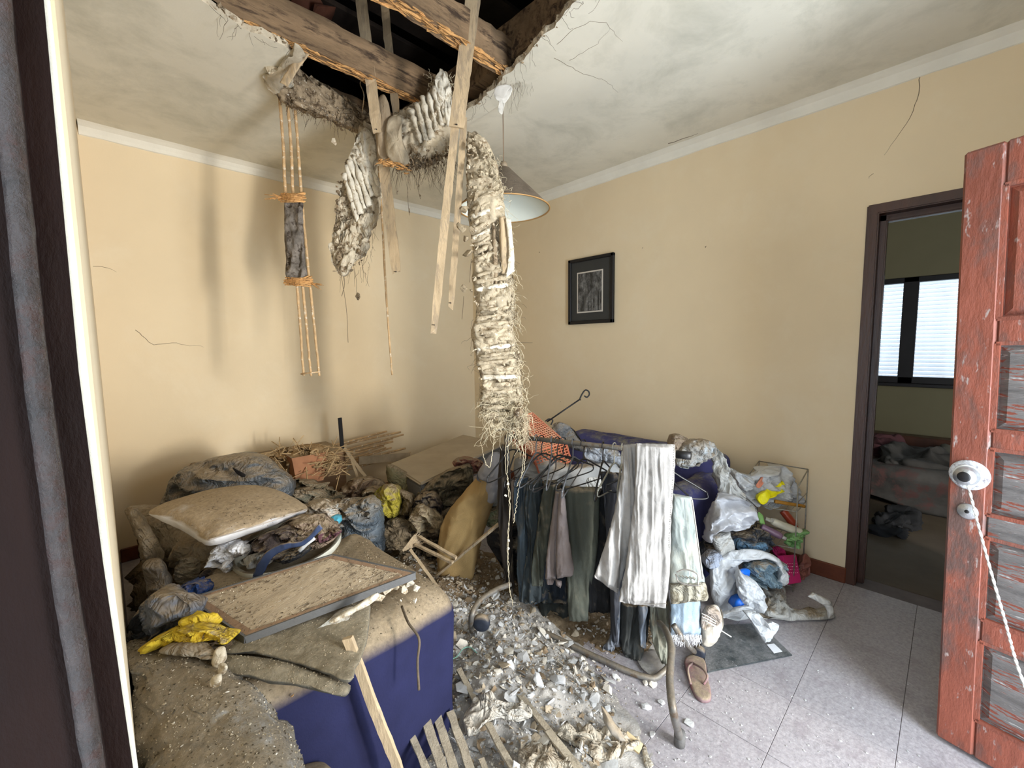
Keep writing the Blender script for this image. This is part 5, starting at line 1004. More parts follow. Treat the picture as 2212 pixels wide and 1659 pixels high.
B('shade_filler', 'dark filler heap standing in for the shade behind the clothes rail', 'clothing', [(1050, 1160), (1110, 1130), (1250, 1120), (1350, 1140), (1400, 1220), (1390, 1330), (1280, 1350), (1180, 1310), (1110, 1250)], 2.35, C('shade_clothes', (.02, .017, .015), dust=.1), .06, .12, amp=.04, fr=7, zmin=.0)  # near-black heap added to darken the space behind the rail
B('grey_cover', 'grey cloth lying over the back of the navy sofa', 'cloth', [(1192, 925), (1205, 912), (1230, 920), (1252, 945), (1262, 975), (1235, 968), (1210, 950)], 2.75, C('grey_cover', (.22, .215, .21)), .04, .07, amp=.02)
B('folded_clothes', 'folded beige and grey clothes on the right corner of the navy sofa', 'clothing', [(1468, 965), (1485, 950), (1520, 948), (1545, 962), (1540, 985), (1510, 1000), (1480, 1010), (1458, 1000)], 2.32, C('grey_beige', (.34, .32, .29), col2=(.44, .48, .5)), .08, .1, amp=.03)
B('tan_cloth', 'small crumpled tan cloth on the sofa corner, left of the folded clothes', 'cloth', [(1445, 960), (1450, 940), (1468, 938), (1488, 952), (1480, 970), (1458, 975)], 2.36, C('tan_cloth', (.28, .21, .15)), .05, .06, amp=.03, K=70)
B('grey_cloth', 'pale grey cloth spilling over the navy sofa above the rail', 'cloth', [(1262, 968), (1290, 960), (1330, 972), (1350, 1000), (1300, 1010), (1270, 1000)], 2.45, C('pale_grey_cloth', (.33, .34, .36)), .05, .06, amp=.03, K=80)
m_film = M('thin_plastic', (.46, .45, .42), .35, .12, 6, bump=.6, bsc=22, dust=.1, spec=.6, col2=(.36, .35, .33), wr=.6, wsc=11, trans=.15)
m_filmw = M('white_plastic', (.68, .69, .70), .35, .08, 6, bump=.6, bsc=22, dust=.0, spec=.5, trans=.25, wr=.5, wsc=11)
B('hanging_plastic', 'dull grey plastic sheet slumping off the sofa corner to the shelf', 'plastic sheet', [(1542, 962), (1562, 990), (1580, 1030), (1612, 1080), (1628, 1100), (1590, 1100), (1560, 1080), (1548, 1040), (1540, 1000)], 2.3, m_film, .03, .05, amp=.03, fr=9, an=(1.8, .5))
B('clear_plastic_bag', 'clear crumpled plastic bag between the sofa arm and the shelf', 'bag', [(1520, 1160), (1528, 1110), (1548, 1080), (1590, 1072), (1622, 1095), (1630, 1130), (1600, 1140), (1560, 1145), (1530, 1165)], 2.22, M('film_grey', (.42, .42, .44), .3, .15, 6, bump=.9, bsc=22, spec=.7), .08, .1, amp=.05, fr=8)
wb = thing('white_carrier_bag', P(1650, 1050, 2.5), 'white carrier bag with a yellow patch on top of the wire shelf', 'bag')
blob('bag_body', [(1576, 1012), (1600, 1022), (1622, 1024), (1650, 1010), (1692, 1006), (1704, 1030), (1722, 1062), (1726, 1085), (1700, 1085), (1672, 1092), (1655, 1098), (1636, 1085), (1625, 1090), (1600, 1060), (1588, 1050)], 2.5, m_filmw, .09, .1, amp=.05, fr=9, parent=wb, K=130, RR=20)
blob('yellow_patch', [(1636, 1070), (1660, 1056), (1685, 1048), (1690, 1040), (1698, 1058), (1680, 1068), (1658, 1078), (1652, 1088), (1640, 1086)], 2.405, M('yellow_print', (.80, .72, .01), .4, .1, bump=.5, bsc=22), .012, .02, amp=.014, fr=10, parent=wb, K=80)
blob('red_print', [(1632, 1050), (1640, 1038), (1648, 1030), (1650, 1042), (1640, 1054)], 2.42, M('red_print', (.55, .2, .12), .5), .006, .01, amp=.006, parent=wb, K=40, RR=6)
# wire shelf
ws = thing('wire_shelf', (2.82, .68, 0), 'small rusty wire shelf rack with three tiers against the right wall', 'shelf')
m_wire = M('wire_metal', (.30, .28, .24), .4, .3, 30, metal=.5, bump=.2)
X0, X1, Y0, Y1, ZT = 2.68, 2.90, .545, .80, .56
def wire(pts, r=.0025, nm='wire', n=None): return tube(nm, pts, r, m_wire, ws, 6, n)
for x, y in ((X0, Y0), (X0, Y1), (X1, Y0), (X1, Y1)): wire([(x, y, 0), (x, y, ZT+(.04 if x == X0 else .09))], .0035, 'upright')
wire([(X0, Y0, ZT+.04), (X1, Y0, ZT+.09)], .0035, 'top_rail'); wire([(X1, Y0, ZT+.09), (X1, Y1, ZT+.09)], .0035, 'top_rail'); wire([(X0, Y1, ZT+.04), (X1, Y1, ZT+.09)], .0035, 'top_rail')
for z in (.03, .25, .46):
    tr_ = wire([(X0, Y0, z), (X0-.02, (Y0+Y1)/2, z-.005), (X0, Y1, z)], .003, 'tier_rail', 16); wire([(X1, Y0, z), (X1, Y1, z)], .003, 'tier_rail'); wire([(X0, Y0, z), (X1, Y0, z)], .003, 'tier_rail'); wire([(X0, Y1, z), (X1, Y1, z)], .003, 'tier_rail')
    wire([(X0, Y0, z+.05), (X1, Y0, z+.05)], .0025, 'tier_guard'); 
    for k in range(1, 9): wire([(X0-.015, Y0+(Y1-Y0)*k/9, z), (X1, Y0+(Y1-Y0)*k/9, z)], .0015, 'tier_wire')
def bottle(nm, lab, a, b, r, c, cc=None, cat='bottle'):
    a, b = np.array(a, float), np.array(b, float); t = thing(nm, (a+b)/2, lab, cat); m = M(nm+'_plastic', c, .35, .08, 12, bump=.1, spec=.5)
    V, F = tubeVF([a, a+(b-a)*.04, a+(b-a)*.72, a+(b-a)*.84], [r*.9, r, r, r*.5], 20, 24); obj('bottle_body', V, F, m, t, True)
    V, F = tubeVF([a+(b-a)*.83, a+(b-a)*.86, b], [r*.42, r*.5, r*.46], 16); obj('bottle_cap', V, F, M(nm+'_cap', cc or c, .4), t, True); return t
CB = bottle('cream_bottle', 'cream shampoo bottle with a small square label lying on the middle tier', P(1728, 1150, 2.37), P(1654, 1120, 2.42), .022, (.55, .52, .42), (.6, .58, .5))
lp = P(1668, 1124, 2.38); (bbox('label', (-.011, -.0008, -.011), (.011, .0008, .011), M('label_print', (.35, .33, .28), .6, .5, 300), CB, 0, Matrix.Translation(Vector(lp)) @ Matrix.Rotation(-YAW, 4, 'Z') @ Matrix.Rotation(.35, 4, 'Y')))
bottle('purple_bottle', 'purple and grey bottle lying below the cream one', P(1646, 1138, 2.40), P(1698, 1164, 2.36), .019, (.19, .11, .17), (.42, .40, .38))
bottle('red_bottle', 'red bottle leaning at the back of the middle tier', P(1692, 1104, 2.5), P(1722, 1142, 2.46), .022, (.45, .07, .03), (.5, .05, .03))
tag(tube('orange_stick', [P(1674, 1083, 2.40), P(1738, 1094, 2.40)], [.010, .009], M('orange_wood', (.42, .20, .03), .6, .3, 30), None, 10, 12), 'orange brown wooden stick under the white carrier bag', 'stick')
B('green_wrapper', 'light green crumpled wrapper at the right end of the middle tier', 'wrapper', [(1700, 1160), (1715, 1150), (1742, 1145), (1744, 1152), (1728, 1165), (1728, 1180), (1708, 1182), (1698, 1172)], 2.37, M('green_film', (.20, .38, .14), .35, .2, bump=.6), .02, .03, amp=.025, K=80)
B('green_scrap', 'small green plastic scrap at the left end of the middle tier', 'plastic scrap', [(1637, 1107), (1646, 1112), (1652, 1134), (1644, 1136)], 2.42, M('green_scrap', (.22, .42, .12), .5), .005, .008, amp=.004, K=40, RR=6)
pk = slab('pink_box', [P(1691, 1200, 2.38), P(1720, 1198, 2.44), P(1732, 1258, 2.37), P(1702, 1263, 2.31)], .035, M('pink_card', (.62, .03, .19), .5, .08, bump=.1), None, .003)
tag(pk, 'bright pink box with white lettering on the bottom tier', 'box')
mb = MB()
for k in range(4):
    for j in range(5):
        u = 1700+j*4.5+k*.9; v = 1216+k*6.5; q = P(u, v, 2.345+(u-1700)*.0017-k*.0065); V, F = hull(7, .0045, .0016, .0028); mb.add(V@rotm(0, 0, -YAW).T+q-cF*.008, F)
o = mb.done('white_lettering', M('pink_print', (.85, .45, .55), .6), None); WL[pk.name] = pk.location; o.parent = pk; o.location = o.location-pk.location
B('pink_cloth', 'dark pink cloth left of the pink box', 'cloth', [(1670, 1190), (1682, 1182), (1696, 1190), (1694, 1204), (1680, 1204)], 2.42, C('hot_pink', (.42, .02, .12), dust=0), .02, .03, amp=.015, K=50, RR=8)
B('red_net_bag', 'reddish translucent bag behind the pink box on the bottom tier', 'bag', [(1725, 1215), (1740, 1195), (1748, 1215), (1745, 1235), (1730, 1262), (1720, 1240)], 2.5, M('red_film', (.25, .09, .07), .5, .3), .03, .04, amp=.015, K=60)
# floor bags in front of the shelf
fb = thing('floor_carrier_bag', P(1610, 1260, 2.25), 'large white plastic bag gaping open on the floor with denim inside', 'bag')
ribbon('bag_loop', [(1560, 1330, 1590, 1334), (1538, 1290, 1592, 1270), (1534, 1240, 1590, 1232), (1548, 1208, 1602, 1215), (1590, 1190, 1620, 1212), (1640, 1188, 1650, 1205), (1680, 1205, 1672, 1215), (1700, 1240, 1680, 1232), (1700, 1262, 1680, 1262)], 2.2, m_filmw, .07, nu=26, nv=110, amp=.022, fr=9, an=(1, 1), parent=fb)
blob('bag_lobe', [(1592, 1228), (1605, 1240), (1628, 1252), (1650, 1285), (1648, 1315), (1620, 1322), (1602, 1300), (1590, 1260)], 2.1, m_filmw, .05, .06, amp=.025, parent=fb)
blob('bag_bottom', [(1555, 1330), (1580, 1318), (1610, 1308), (1630, 1318), (1600, 1338), (1575, 1336)], 2.06, m_filmw, .03, .04, amp=.02, parent=fb)
lay('bag_sheet', [(1640, 1268), (1690, 1262), (1700, 1300), (1706, 1335), (1660, 1332), (1640, 1310)], .03, m_film, .03, amp=.018, fr=12, parent=fb)
lay('bag_strip', [(1600, 1312), (1660, 1318), (1730, 1322), (1790, 1318), (1802, 1325), (1798, 1336), (1740, 1340), (1680, 1338), (1630, 1330)], .012, m_film, .028, amp=.012, fr=14, parent=fb)
ribbon('bag_handle', [(1790, 1336, 1800, 1320), (1782, 1312, 1796, 1300), (1762, 1298, 1775, 1288), (1744, 1288, 1756, 1279)], 2.0, m_film, .02, amp=.006, nu=12, nv=30, parent=fb)
blob('bag_tongue', [(1612, 1325), (1640, 1326), (1652, 1350), (1668, 1352), (1682, 1350), (1672, 1370), (1662, 1385), (1650, 1386), (1640, 1370), (1625, 1345)], 1.92, m_filmw, .03, .04, amp=.02, parent=fb, zmin=.004)
B('denim_bundle', 'bundled blue grey denim inside the white floor bag', 'clothing', [(1605, 1222), (1625, 1208), (1660, 1205), (1692, 1215), (1690, 1240), (1672, 1262), (1645, 1258), (1620, 1250)], 2.24, C('denim_bundle', (.15, .22, .27), dust=.05, col2=(.28, .36, .40)), .06, .08, amp=.05, fr=11, K=110)
B('blue_bowl', 'bright blue plastic tub edge above the bag lobe', 'tub', [(1590, 1236), (1604, 1228), (1620, 1232), (1618, 1246), (1602, 1250), (1592, 1246)], 2.15, M('bright_blue', (.01, .13, .60), .35), .03, .04, amp=.004, K=50, RR=8)
B('blue_item', 'bright blue plastic item low inside the white floor bag', 'toy', [(1578, 1306), (1582, 1292), (1598, 1285), (1610, 1300), (1608, 1310), (1590, 1312)], 2.13, M('bright_blue', (.01, .13, .60), .35), .03, .04, amp=.02, K=50, RR=8)
B('blue_cloth', 'light blue cloth behind the white floor bag', 'clothing', [(1592, 1185), (1600, 1168), (1622, 1172), (1650, 1172), (1655, 1185), (1630, 1192), (1605, 1192)], 2.3, C('light_blue_cloth', (.12, .22, .33), dust=.05), .05, .06, amp=.025, K=80)
B('dark_clothes', 'dark blue and black clothes between sofa arm and white floor bag', 'clothing', [(1512, 1180), (1530, 1160), (1580, 1150), (1650, 1145), (1662, 1170), (1640, 1190), (1590, 1200), (1555, 1225), (1530, 1235), (1515, 1215)], 2.38, C('dark_mix', (.035, .04, .05), dust=.1, col2=(.12, .14, .18)), .06, .1, amp=.05, fr=10, K=110)
B('beige_sleeve', 'beige plastic sleeve hanging between the clear bag and the floor bag', 'plastic sheet', [(1536, 1160), (1560, 1150), (1576, 1150), (1585, 1185), (1590, 1200), (1570, 1212), (1555, 1205), (1545, 1185)], 2.22, m_film, .03, .05, amp=.02)
B('white_cloth_blue', 'white and blue cloth under the clothes rail end beside the white bag', 'cloth', [(1520, 1200), (1545, 1190), (1560, 1205), (1545, 1225), (1525, 1225)], 2.2, C('white_blue', (.35, .38, .45), dust=.05), .03, .05, amp=.025, K=60)
# orange crate and iron rod
cr = thing('orange_crate', P(1165, 945, 2.45), 'tilted orange plastic crate with a lattice of small holes', 'crate')
m_or = M('orange_plastic', (.50, .15, .08), .5, .12, 8, bump=.1, dust=.35, dlo=.4, dcol=(.4, .25, .16))
def lattice(nm, A, B_, Cc, D_, n, m, w, parent):
    A, B_, Cc, D_ = map(np.array, (A, B_, Cc, D_)); mb = MB(); nn = np.cross(B_-A, D_-A); nn /= np.linalg.norm(nn)
    def q(s, r): return (A*(1-s)+B_*s)*(1-r)+(D_*(1-s)+Cc*s)*r
    for i in range(n+1):
        V, F = bar('x', q(i/n, 0), q(i/n, 1), w*(2.2 if i in (0, n) else 1), .003, None, n=2, wig=0, wv=np.cross(q(i/n, 1)-q(i/n, 0), nn), ret=True); mb.add(V, F)
    for j in range(m+1):
        V, F = bar('x', q(0, j/m), q(1, j/m), w*(2.2 if j in (0, m) else 1), .003, None, n=2, wig=0, wv=np.cross(q(1, j/m)-q(0, j/m), nn), ret=True); mb.add(V, F)
    return mb.done(nm, m_or, parent)
c1, c2, c3, c4 = P(1150, 892, 2.52), P(1222, 955, 2.42), P(1150, 978, 2.30), P(1096, 915, 2.40)
dn_ = np.array([.03, .03, -.13])*1.0; e1_, e2_, e3_, e4_ = [c+np.array([.05, -.0, -.12]) for c in (c1, c2, c3, c4)]
lattice('lattice_side', c1, c2, e2_, e1_, 14, 7, .0045, cr); lattice('lattice_side', c4, c3, e3_, e4_, 14, 7, .0045, cr); lattice('lattice_end', c2, c3, e3_, e2_, 10, 7, .0045, cr); lattice('lattice_end', c1, c4, e4_, e1_, 10, 7, .0045, cr)
lattice('lattice_base', c1, c2, c3, c4, 18, 14, .005, cr)
tube('rim', [e1_, e2_, e3_, e4_, e1_], .006, m_or, cr, 6)
rod = thing('iron_rod', P(1225, 880, 2.55), 'dark iron rod with a curled hook end leaning out of the crate', 'rod')
tube('shaft', [P(1182, 911, 2.5), P(1252, 863, 2.5)], .0045, m_black, rod, 8)
V, F = hull(12, .011, .009, .009); obj('twist', V+P(1252, 863, 2.5), F, m_black, rod)
tube('curl', [P(1252, 863, 2.5), P(1257, 852, 2.5), P(1264, 843, 2.5), P(1271, 845, 2.5), P(1273, 852, 2.5), P(1268, 858, 2.5), P(1262, 855, 2.5)], .0045, m_black, rod, 8, 40)
tube('loop', [P(1190, 918, 2.5), P(1194, 908, 2.5), P(1186, 905, 2.5), P(1178, 910, 2.5)], .004, m_black, rod, 8, 20)
# mat, shoe, flip flop
mt = thing('floor_mat', on(1600, 1400, 2, 0), 'dark rubber doormat on the floor beside the clothes rail', 'mat')
mz = .008
slab('mat_sheet', [on(1528, 1451, 2, mz), on(1712, 1414, 2, mz), on(1640, 1345, 2, mz), on(1505, 1352, 2, mz)], .007, M('mat_rubber', (.05, .06, .062), .75, .3, 9, bump=.9, bsc=140, dust=.35, dcol=(.2, .2, .2), speck=(.4, .4, .4), spsc=60), mt, .002)
tag(slab('paper_label', [on(1672, 1411, 2, .011), on(1690, 1407, 2, .011), on(1672, 1390, 2, .011), on(1656, 1392, 2, .011)], .001, M('label_white', (.78, .78, .8), .7, .03), None, 0), 'small white paper label on the right end of the doormat', 'label')
sh = thing('canvas_shoe', P(1538, 1350, 1.72), 'dusty pale canvas shoe standing against the rail foot', 'shoe')
blob('shoe_sole', [(1518, 1392), (1516, 1350), (1520, 1320), (1538, 1306), (1556, 1316), (1562, 1342), (1556, 1372), (1540, 1394)], 1.72, M('shoe_rubber', (.36, .33, .28), .7, .15, bump=.3), .035, .04, amp=.005, parent=sh)
blob('shoe_upper', [(1515, 1355), (1518, 1320), (1534, 1309), (1552, 1318), (1558, 1340), (1545, 1352), (1530, 1350)], 1.695, C('shoe_canvas', (.29, .245, .21), dust=.1), .03, .04, amp=.012, parent=sh)
for k in range(3): tube('lace', [P(1516, 1325+k*7, 1.655), P(1530, 1332+k*6, 1.65), P(1546, 1342+k*5, 1.66)], .0016, M('lace_white', (.7, .68, .62)), sh, 5, 12)
tag(tube('cotton_swab', [P(1520, 1338, 1.65), P(1580, 1376, 1.60)], .0018, M('swab_white', (.75, .73, .66)), None, 6, 8), 'thin pale stick with a knob end lying across the shoe', 'stick')
ff = thing('flip_flop', on(1508, 1465, 2, 0), 'worn pink flip flop lying in front of the doormat', 'sandal')
m_ff = M('pink_foam', (.24, .155, .16), .8, .2, 8, bump=.4, dust=.3, col2=(.32, .12, .14))
lay('sole', [(1478, 1432), (1492, 1418), (1512, 1420), (1524, 1436), (1528, 1465), (1536, 1498), (1534, 1516), (1516, 1518), (1500, 1504), (1488, 1474)], .003, m_ff, .016, amp=.0005, p=14, q=4, edge=0, parent=ff, under=0)
for q in ([(1496, 1432), (1486, 1445), (1492, 1478)], [(1496, 1432), (1518, 1445), (1528, 1462), (1520, 1478)]): tube('strap', [on(q[0][0], q[0][1], 2, .022)]+[on(u, v, 2, .045) for u, v in q[1:-1]]+[on(q[-1][0], q[-1][1], 2, .02)], .0045, m_ff, ff, 8, 24)
# ================================================================== RUBBLE ON THE FLOOR
poly = np.array([on(u, v, 2, 0)[:2] for u, v in [(985, 1250), (1060, 1262), (1110, 1300), (1180, 1372), (1290, 1425), (1330, 1470), (1320, 1530), (1330, 1600), (1345, 1720), (1180, 1860), (860, 1860), (900, 1640), (960, 1400)]])
poly = np.concatenate([poly, np.array([[.95, 1.75], [1.05, 2.35], [1.4, 2.5], [1.65, 2.2]])])
poly_u = np.array([[1.5, 1.6], [1.62, .92], [1.85, .9], [1.88, 1.5], [1.7, 2.1]])
def inpoly(x, y, pl):
    c = np.zeros(np.shape(x), bool); n = len(pl)
    for i in range(n):
        (x0, y0), (x1, y1) = pl[i], pl[(i+1) % n]
        c ^= ((y0 > y) != (y1 > y)) & (x < (x1-x0)*(y-y0)/(y1-y0+1e-12)+x0)
    return c
# mound height: smooth bumps fading outward
bumps = [(1.0, 1.25, .34, .075), (.95, .95, .30, .06), (1.15, 1.75, .34, .09), (1.3, 2.15, .35, .10), (1.15, .95, .22, .03), (.8, .75, .3, .05), (1.35, 1.45, .25, .03), (1.68, 1.38, .26, .07), (1.78, 1.05, .2, .045), (1.6, 1.75, .26, .07)]
def hgt(x, y):
    h = 0
    for a, b, s, k in bumps: h = h+k*np.exp(-((x-a)**2+(y-b)**2)/(s*s)*1.3)
    p = np.stack([x*7, y*7, np.zeros_like(x)], -1); h = h*(1+.35*fbm(p, 4))+fbm(p*5, 3)*.006*np.minimum(1, h/.02)-.012
    return np.maximum(h, -.006)
gx_, gy_ = np.meshgrid(np.linspace(.55, 1.9, 220), np.linspace(.4, 2.6, 330), indexing='ij')
zz = hgt(gx_, gy_); V = np.stack([gx_, gy_, zz], -1).reshape(-1, 3); ny = gx_.shape[1]
F = [(i*ny+j, (i+1)*ny+j, (i+1)*ny+j+1, i*ny+j+1) for i in range(gx_.shape[0]-1) for j in range(ny-1) if max(zz[i, j], zz[i+1, j], zz[i, j+1], zz[i+1, j+1]) > -.004]
m_bed = M('rubble_dust', (.37, .35, .325), .98, .3, 9, bump=1, bsc=90, col2=(.42, .39, .35), world=True, speck=(.6, .57, .52), spsc=70)
used = sorted(set(k for f in F for k in f)); ix = {k: i for i, k in enumerate(used)}
o = obj('rubble_bed', V[used], [[ix[k] for k in f] for f in F], m_bed, None, True); o.data.materials.append(M('earth_dust', (.19, .135, .08), .98, .35, 12, bump=1, bsc=90, col2=(.27, .20, .125), world=True))
for p_ in o.data.polygons:
    c_ = np.array(p_.center)+WL[o.name]
    if c_[1]+.35*(c_[0]-1.1)+.12*fbm(np.array([c_[0]*6, c_[1]*6, 0.]))+random.gauss(0, .05) >  1.72 or (c_[0] > 1.5 and c_[1] > .88): p_.material_index = 1
0; stuff(tag(o, 'bed of fine plaster dust and grit under the rubble in the middle of the floor', 'rubble'))
mats_r = [M('rubble_white', (.54, .54, .535), .95, .12, 14, bump=.6), M('rubble_grey', (.42, .415, .41), .95, .2, 14, bump=.7), M('rubble_tan', (.40, .33, .24), .95, .25, 14, bump=.8), M('rubble_pale', (.56, .52, .45), .95, .2, 14, bump=.7), M('rubble_brown', (.24, .175, .11), .95, .3, 14, bump=.8)]
m_fine = mats_r
def rs(x, y):  # where along the heap: brown at the back, white in front
    w = [3, 2.4, 2.6, 3, .6] if y+.35*(x-1.1) < 1.72 and not (x > 1.5 and y > .9) else [.12, .35, 2, .6, 4.5]
    return random.choices(range(5), w)[0]
def samp(spread=0):
    while True:
        x, y = random.uniform(.6, 1.9), random.uniform(.42, 2.5)
        if inpoly(np.array([x]), np.array([y]), poly)[0] or inpoly(np.array([x]), np.array([y]), poly_u)[0]: return x+random.gauss(0, spread), y+random.gauss(0, spread)
var = []
for k in range(20):
    sx = random.uniform(.8, 1.3); V, F = hull(random.choice([9, 10, 12]), .017*sx, .012*sx, random.choice([.003, .0045, .007])); var.append((V, F))
first = {}
for k in range(285):
    x, y = samp(.03); m = rs(x, y); vi = random.randrange(20); key = (vi, m)
    if key in first:
        o = bpy.data.objects.new('plaster_chunk', first[key]); COL.objects.link(o)
    else:
        V, F = var[vi]; o = obj('plaster_chunk', V, F, mats_r[m]); first[key] = o.data
    s = random.choice([.7, .9, 1.1, 1.5, 1.9]) if m != 4 else random.uniform(.8, 1.5); o.scale = (s, s*random.uniform(.8, 1.2), s)
    o.location = (x, y, max(0, float(hgt(np.array(x), np.array(y))))+.009*s); o.rotation_euler = (random.gauss(0, .45), random.gauss(0, .45), random.uniform(0, 6.3))
    lab = ['white', 'grey', 'tan', 'cream', 'brown'][m]; zone = 'heap in front of the clothes rail' if y < 1.55 else 'shaded heap behind the armchair'
    tag(o, '%s chunk of broken plaster lying in the %s' % (lab, zone), 'plaster chunk', '%s plaster chunks in the %s' % (lab, zone))
for mi in range(5):
    mb = MB()
    for k in range(5200):
        x, y = samp(.035)
        if rs(x, y) != mi and random.random() < .7: continue
        z = max(0, float(hgt(np.array(x), np.array(y)))) if False else None
        mb.add(var[random.randrange(20)][0][:0], []) if False else None
        s = min(1.2, .12*random.paretovariate(1.45)); V, F = var[random.randrange(20)]; mb.V.append((V*s)@rotm(random.gauss(0, .6), random.gauss(0, .6), random.uniform(0, 6)).T+np.array([x, y, 0])); mb.F += [tuple(i+mb.n for i in f) for f in F]; mb.n += len(V)
    Vx = mb.V; cs = np.array([v.mean(0) for v in Vx]); hz = np.maximum(0, hgt(cs[:, 0], cs[:, 1]))+.004; mb.V = [v+np.array([0, 0, h]) for v, h in zip(Vx, hz)]
    o = mb.done('fine_rubble', mats_r[mi]); stuff(tag(o, ['fine white plaster crumbs all over the middle floor', 'fine grey crumbs scattered among the rubble', 'fine tan crumbs mixed through the rubble', 'fine cream crumbs over the heap', 'fine brown earth crumbs toward the back of the heap'][mi], 'rubble'))
mb = MB()
for k in range(1500):   # sparse specks over the bare floor
    x, y = random.gauss(1.45, .38), random.gauss(.55, .45)
    if x > 2.9 or y < -.8 or (x < .77 and y > .9): continue
    s = random.choice([.08, .1, .14, .2, .3]); V, F = var[random.randrange(20)]; mb.add((V*s)@rotm(0, 0, random.uniform(0, 6)).T+np.array([x, y, .002]), F)
stuff(tag(mb.done('floor_specks', mats_r[0]), 'tiny white crumbs strewn over the bare floor tiles at right', 'rubble'))
for u, v, s, m, lab in [(1410, 1482, .024, 3, 'rounded cream stone at the foot of the rail, right of the pair'), (1395, 1478, .02, 3, 'rounded cream stone at the foot of the rail, left of the pair'), (1488, 1565, .022, 0, 'flat white flake near the rubber foot'), (1410, 1590, .016, 0, 'narrow white shard in front of the rail foot'), (1395, 1530, .022, 0, 'flat white shard left of the rail foot'), (1428, 1520, .018, 0, 'white shard just left of the rail foot, nearer the tube'), (1310, 1495, .03, 3, 'long cream piece of plaster by the base tube'), (1240, 1375, .03, 2, 'tan lump leaning on the base tube, left one'), (1150, 1345, .032, 2, 'larger tan lump by the left bend of the base tube'), (1205, 1520, .04, 1, 'large grey plaster cake in the middle of the rubble'), (1190, 1450, .025, 0, 'white flat piece under the base tube'), (1340, 1360, .02, 3, 'pale dusty plate behind the base tube'), (1265, 1660, .02, 1, 'grey scrap at the bottom edge of the picture')]:
    V, F = hull(16, s, s*.75, s*.5); p = on(u, v, 2, 0); z = max(0, float(hgt(np.array(p[0]), np.array(p[1])))); tag(obj('plaster_piece', V@rotm(0, 0, random.uniform(0, 6)).T+p+(0, 0, z+s*.35), F, mats_r[m]), lab, 'plaster chunk')
tag(lay('dusty_plate', [(1376, 1420), (1390, 1408), (1420, 1405), (1440, 1430), (1444, 1455), (1420, 1462), (1390, 1448)], .012, M('dusty_glass', (.30, .285, .29), .4, .2, 10, dust=.2, dcol=(.35, .33, .3)), .006, amp=.001), 'dusty greyish plate leaning inside the right bend of the base tube', 'plate')
# laths and sheets lying over the rubble
def fl(nm, a, za, b, zb, w, lab, th=.010, m=None, tip=.2):
    return tag(bar(nm, on(*a, 2, za), on(*b, 2, zb), w, th, m or m_lath, n=30, wig=.0022, tip=tip), lab, 'lath')
a, b = on(752, 1378, 1, 1.075), on(872, 1690, 1, 1.01); tag(bar('leaning_lath', a, b, .026, .012, m_lath, n=30, wig=.002, tip=.3), 'long lath leaning against the navy front of the armchair', 'lath')
m_l2 = M('dusty_lath', (.46, .39, .29), .95, .2, 8, bump=.8, bsc=60, stretch=(3, 3, .6), col2=(.32, .27, .2), speck=(.6, .55, .46), spsc=80)
fl('broken_lath', (878, 1562), .16, (945, 1720), .12, .020, 'first and lowest of the four broken laths beside the armchair, pointed end', m=m_l2, tip=.9)
fl('broken_lath', (910, 1527), .17, (975, 1720), .12, .028, 'second broken lath from the armchair, squared end', m=m_l2)
fl('broken_lath', (945, 1548), .14, (1000, 1720), .10, .026, 'third broken lath from the armchair, splintered end', m=m_l2, tip=.5)
fl('broken_lath', (972, 1538), .14, (1035, 1720), .10, .024, 'fourth broken lath from the armchair', m=m_l2)
fl('broken_lath', (1040, 1640), .09, (1060, 1700), .09, .018, 'short stub of lath at the bottom edge', m=m_l2)
fl('fallen_lath', (990, 1447), .12, (1130, 1700), .11, .020, 'thin long lath lying on the rubble, left of the longest', m=m_l2)
fl('fallen_lath', (1050, 1415), .10, (1190, 1585), .10, .022, 'longest lath on the rubble, upper length', m=m_l2)
fl('fallen_lath', (1185, 1580), .10, (1290, 1710), .09, .026, 'longest lath on the rubble, lower broken length', m=m_l2)
fl('thin_splinter', (1068, 1400), .06, (1095, 1430), .05, .012, 'short splinter above the long lath', m=m_l2, tip=.9)
fl('thin_splinter', (995, 1450), .07, (960, 1500), .07, .008, 'pale thin splinter pointing to the armchair', m=m_plasw, tip=.9)
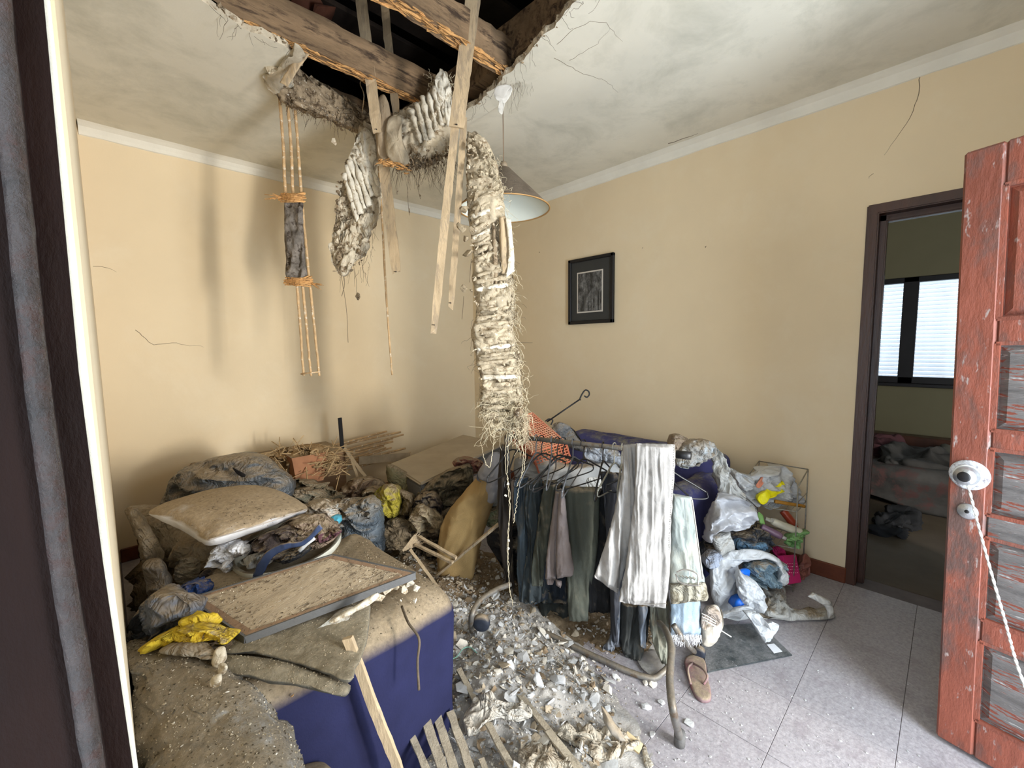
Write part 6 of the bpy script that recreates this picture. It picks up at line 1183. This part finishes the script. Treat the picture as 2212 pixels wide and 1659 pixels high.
tag(blob('board_shard', [(1298, 1524), (1318, 1545), (1345, 1585), (1352, 1600), (1340, 1600), (1318, 1585), (1304, 1560)], 1.32, M('shard_wood', (.25, .22, .18), .9, .2, dust=.6), .012, .02, gy=-.08, amp=.003, sharp=True, K=60, RR=8), 'pointed triangular board shard standing in the rubble', 'shard')
tag(bar('lath_end', on(1350, 1590, 2, .05), on(1385, 1620, 2, .03), .03, .014, M('yellow_lath', (.5, .38, .22), .9, .2), wig=.002), 'short yellowish lath end beside the crumpled paper', 'lath')
m_pap = M('crumpled_paper', (.42, .375, .30), .6, .15, 6, bump=.5, bsc=26, dust=.2, spec=.4, wr=1, wsc=16)
m_sht = M('dusty_sheet', (.42, .395, .35), .7, .15, 6, bump=.5, bsc=26, wr=1, wsc=14, dust=.4, dcol=(.5, .44, .36))
def zr(u, v):
    p = on(u, v, 2, .05); return max(0, float(hgt(np.array(p[0]), np.array(p[1]))))+.012
tag(lay('plastic_sheet', [(1000, 1550), (1020, 1522), (1052, 1505), (1085, 1515), (1120, 1520), (1150, 1545), (1120, 1560), (1080, 1550), (1050, 1560), (1030, 1580), (1010, 1590)], zr, m_sht, .022, amp=.022, fr=12, o=4), 'dusty pale sheet crumpled over the rubble beside the armchair', 'sheet')
tag(lay('paper_bag', [(1195, 1580), (1240, 1590), (1270, 1575), (1320, 1578), (1345, 1595), (1380, 1610), (1385, 1622), (1350, 1625), (1330, 1640), (1290, 1640), (1262, 1622), (1220, 1600)], zr, m_pap, .03, amp=.022, fr=13, o=4), 'crumpled cream paper bag at the front edge of the rubble', 'bag')
tag(lay('torn_sheet', [(1120, 1630), (1150, 1600), (1190, 1610), (1230, 1640), (1240, 1670), (1180, 1690), (1130, 1680)], zr, m_pap, .022, amp=.02, fr=12, o=4), 'torn cream sheet at the bottom edge between the laths', 'sheet')
tag(lay('white_flap', [(1385, 1610), (1395, 1612), (1402, 1640), (1412, 1655), (1402, 1662), (1392, 1650)], .006, m_pap, .01, amp=.003, K=50), 'narrow white paper flap right of the paper bag', 'paper')
tag(tube('green_wire', [on(u, v, 2, .09) for u, v in [(965, 1425), (985, 1420), (1000, 1402), (1015, 1398), (1030, 1410)]], .0018, M('green_wire', (.2, .45, .36), .5), None, 5, 30), 'thin green wire loop in the rubble near the armchair', 'wire')
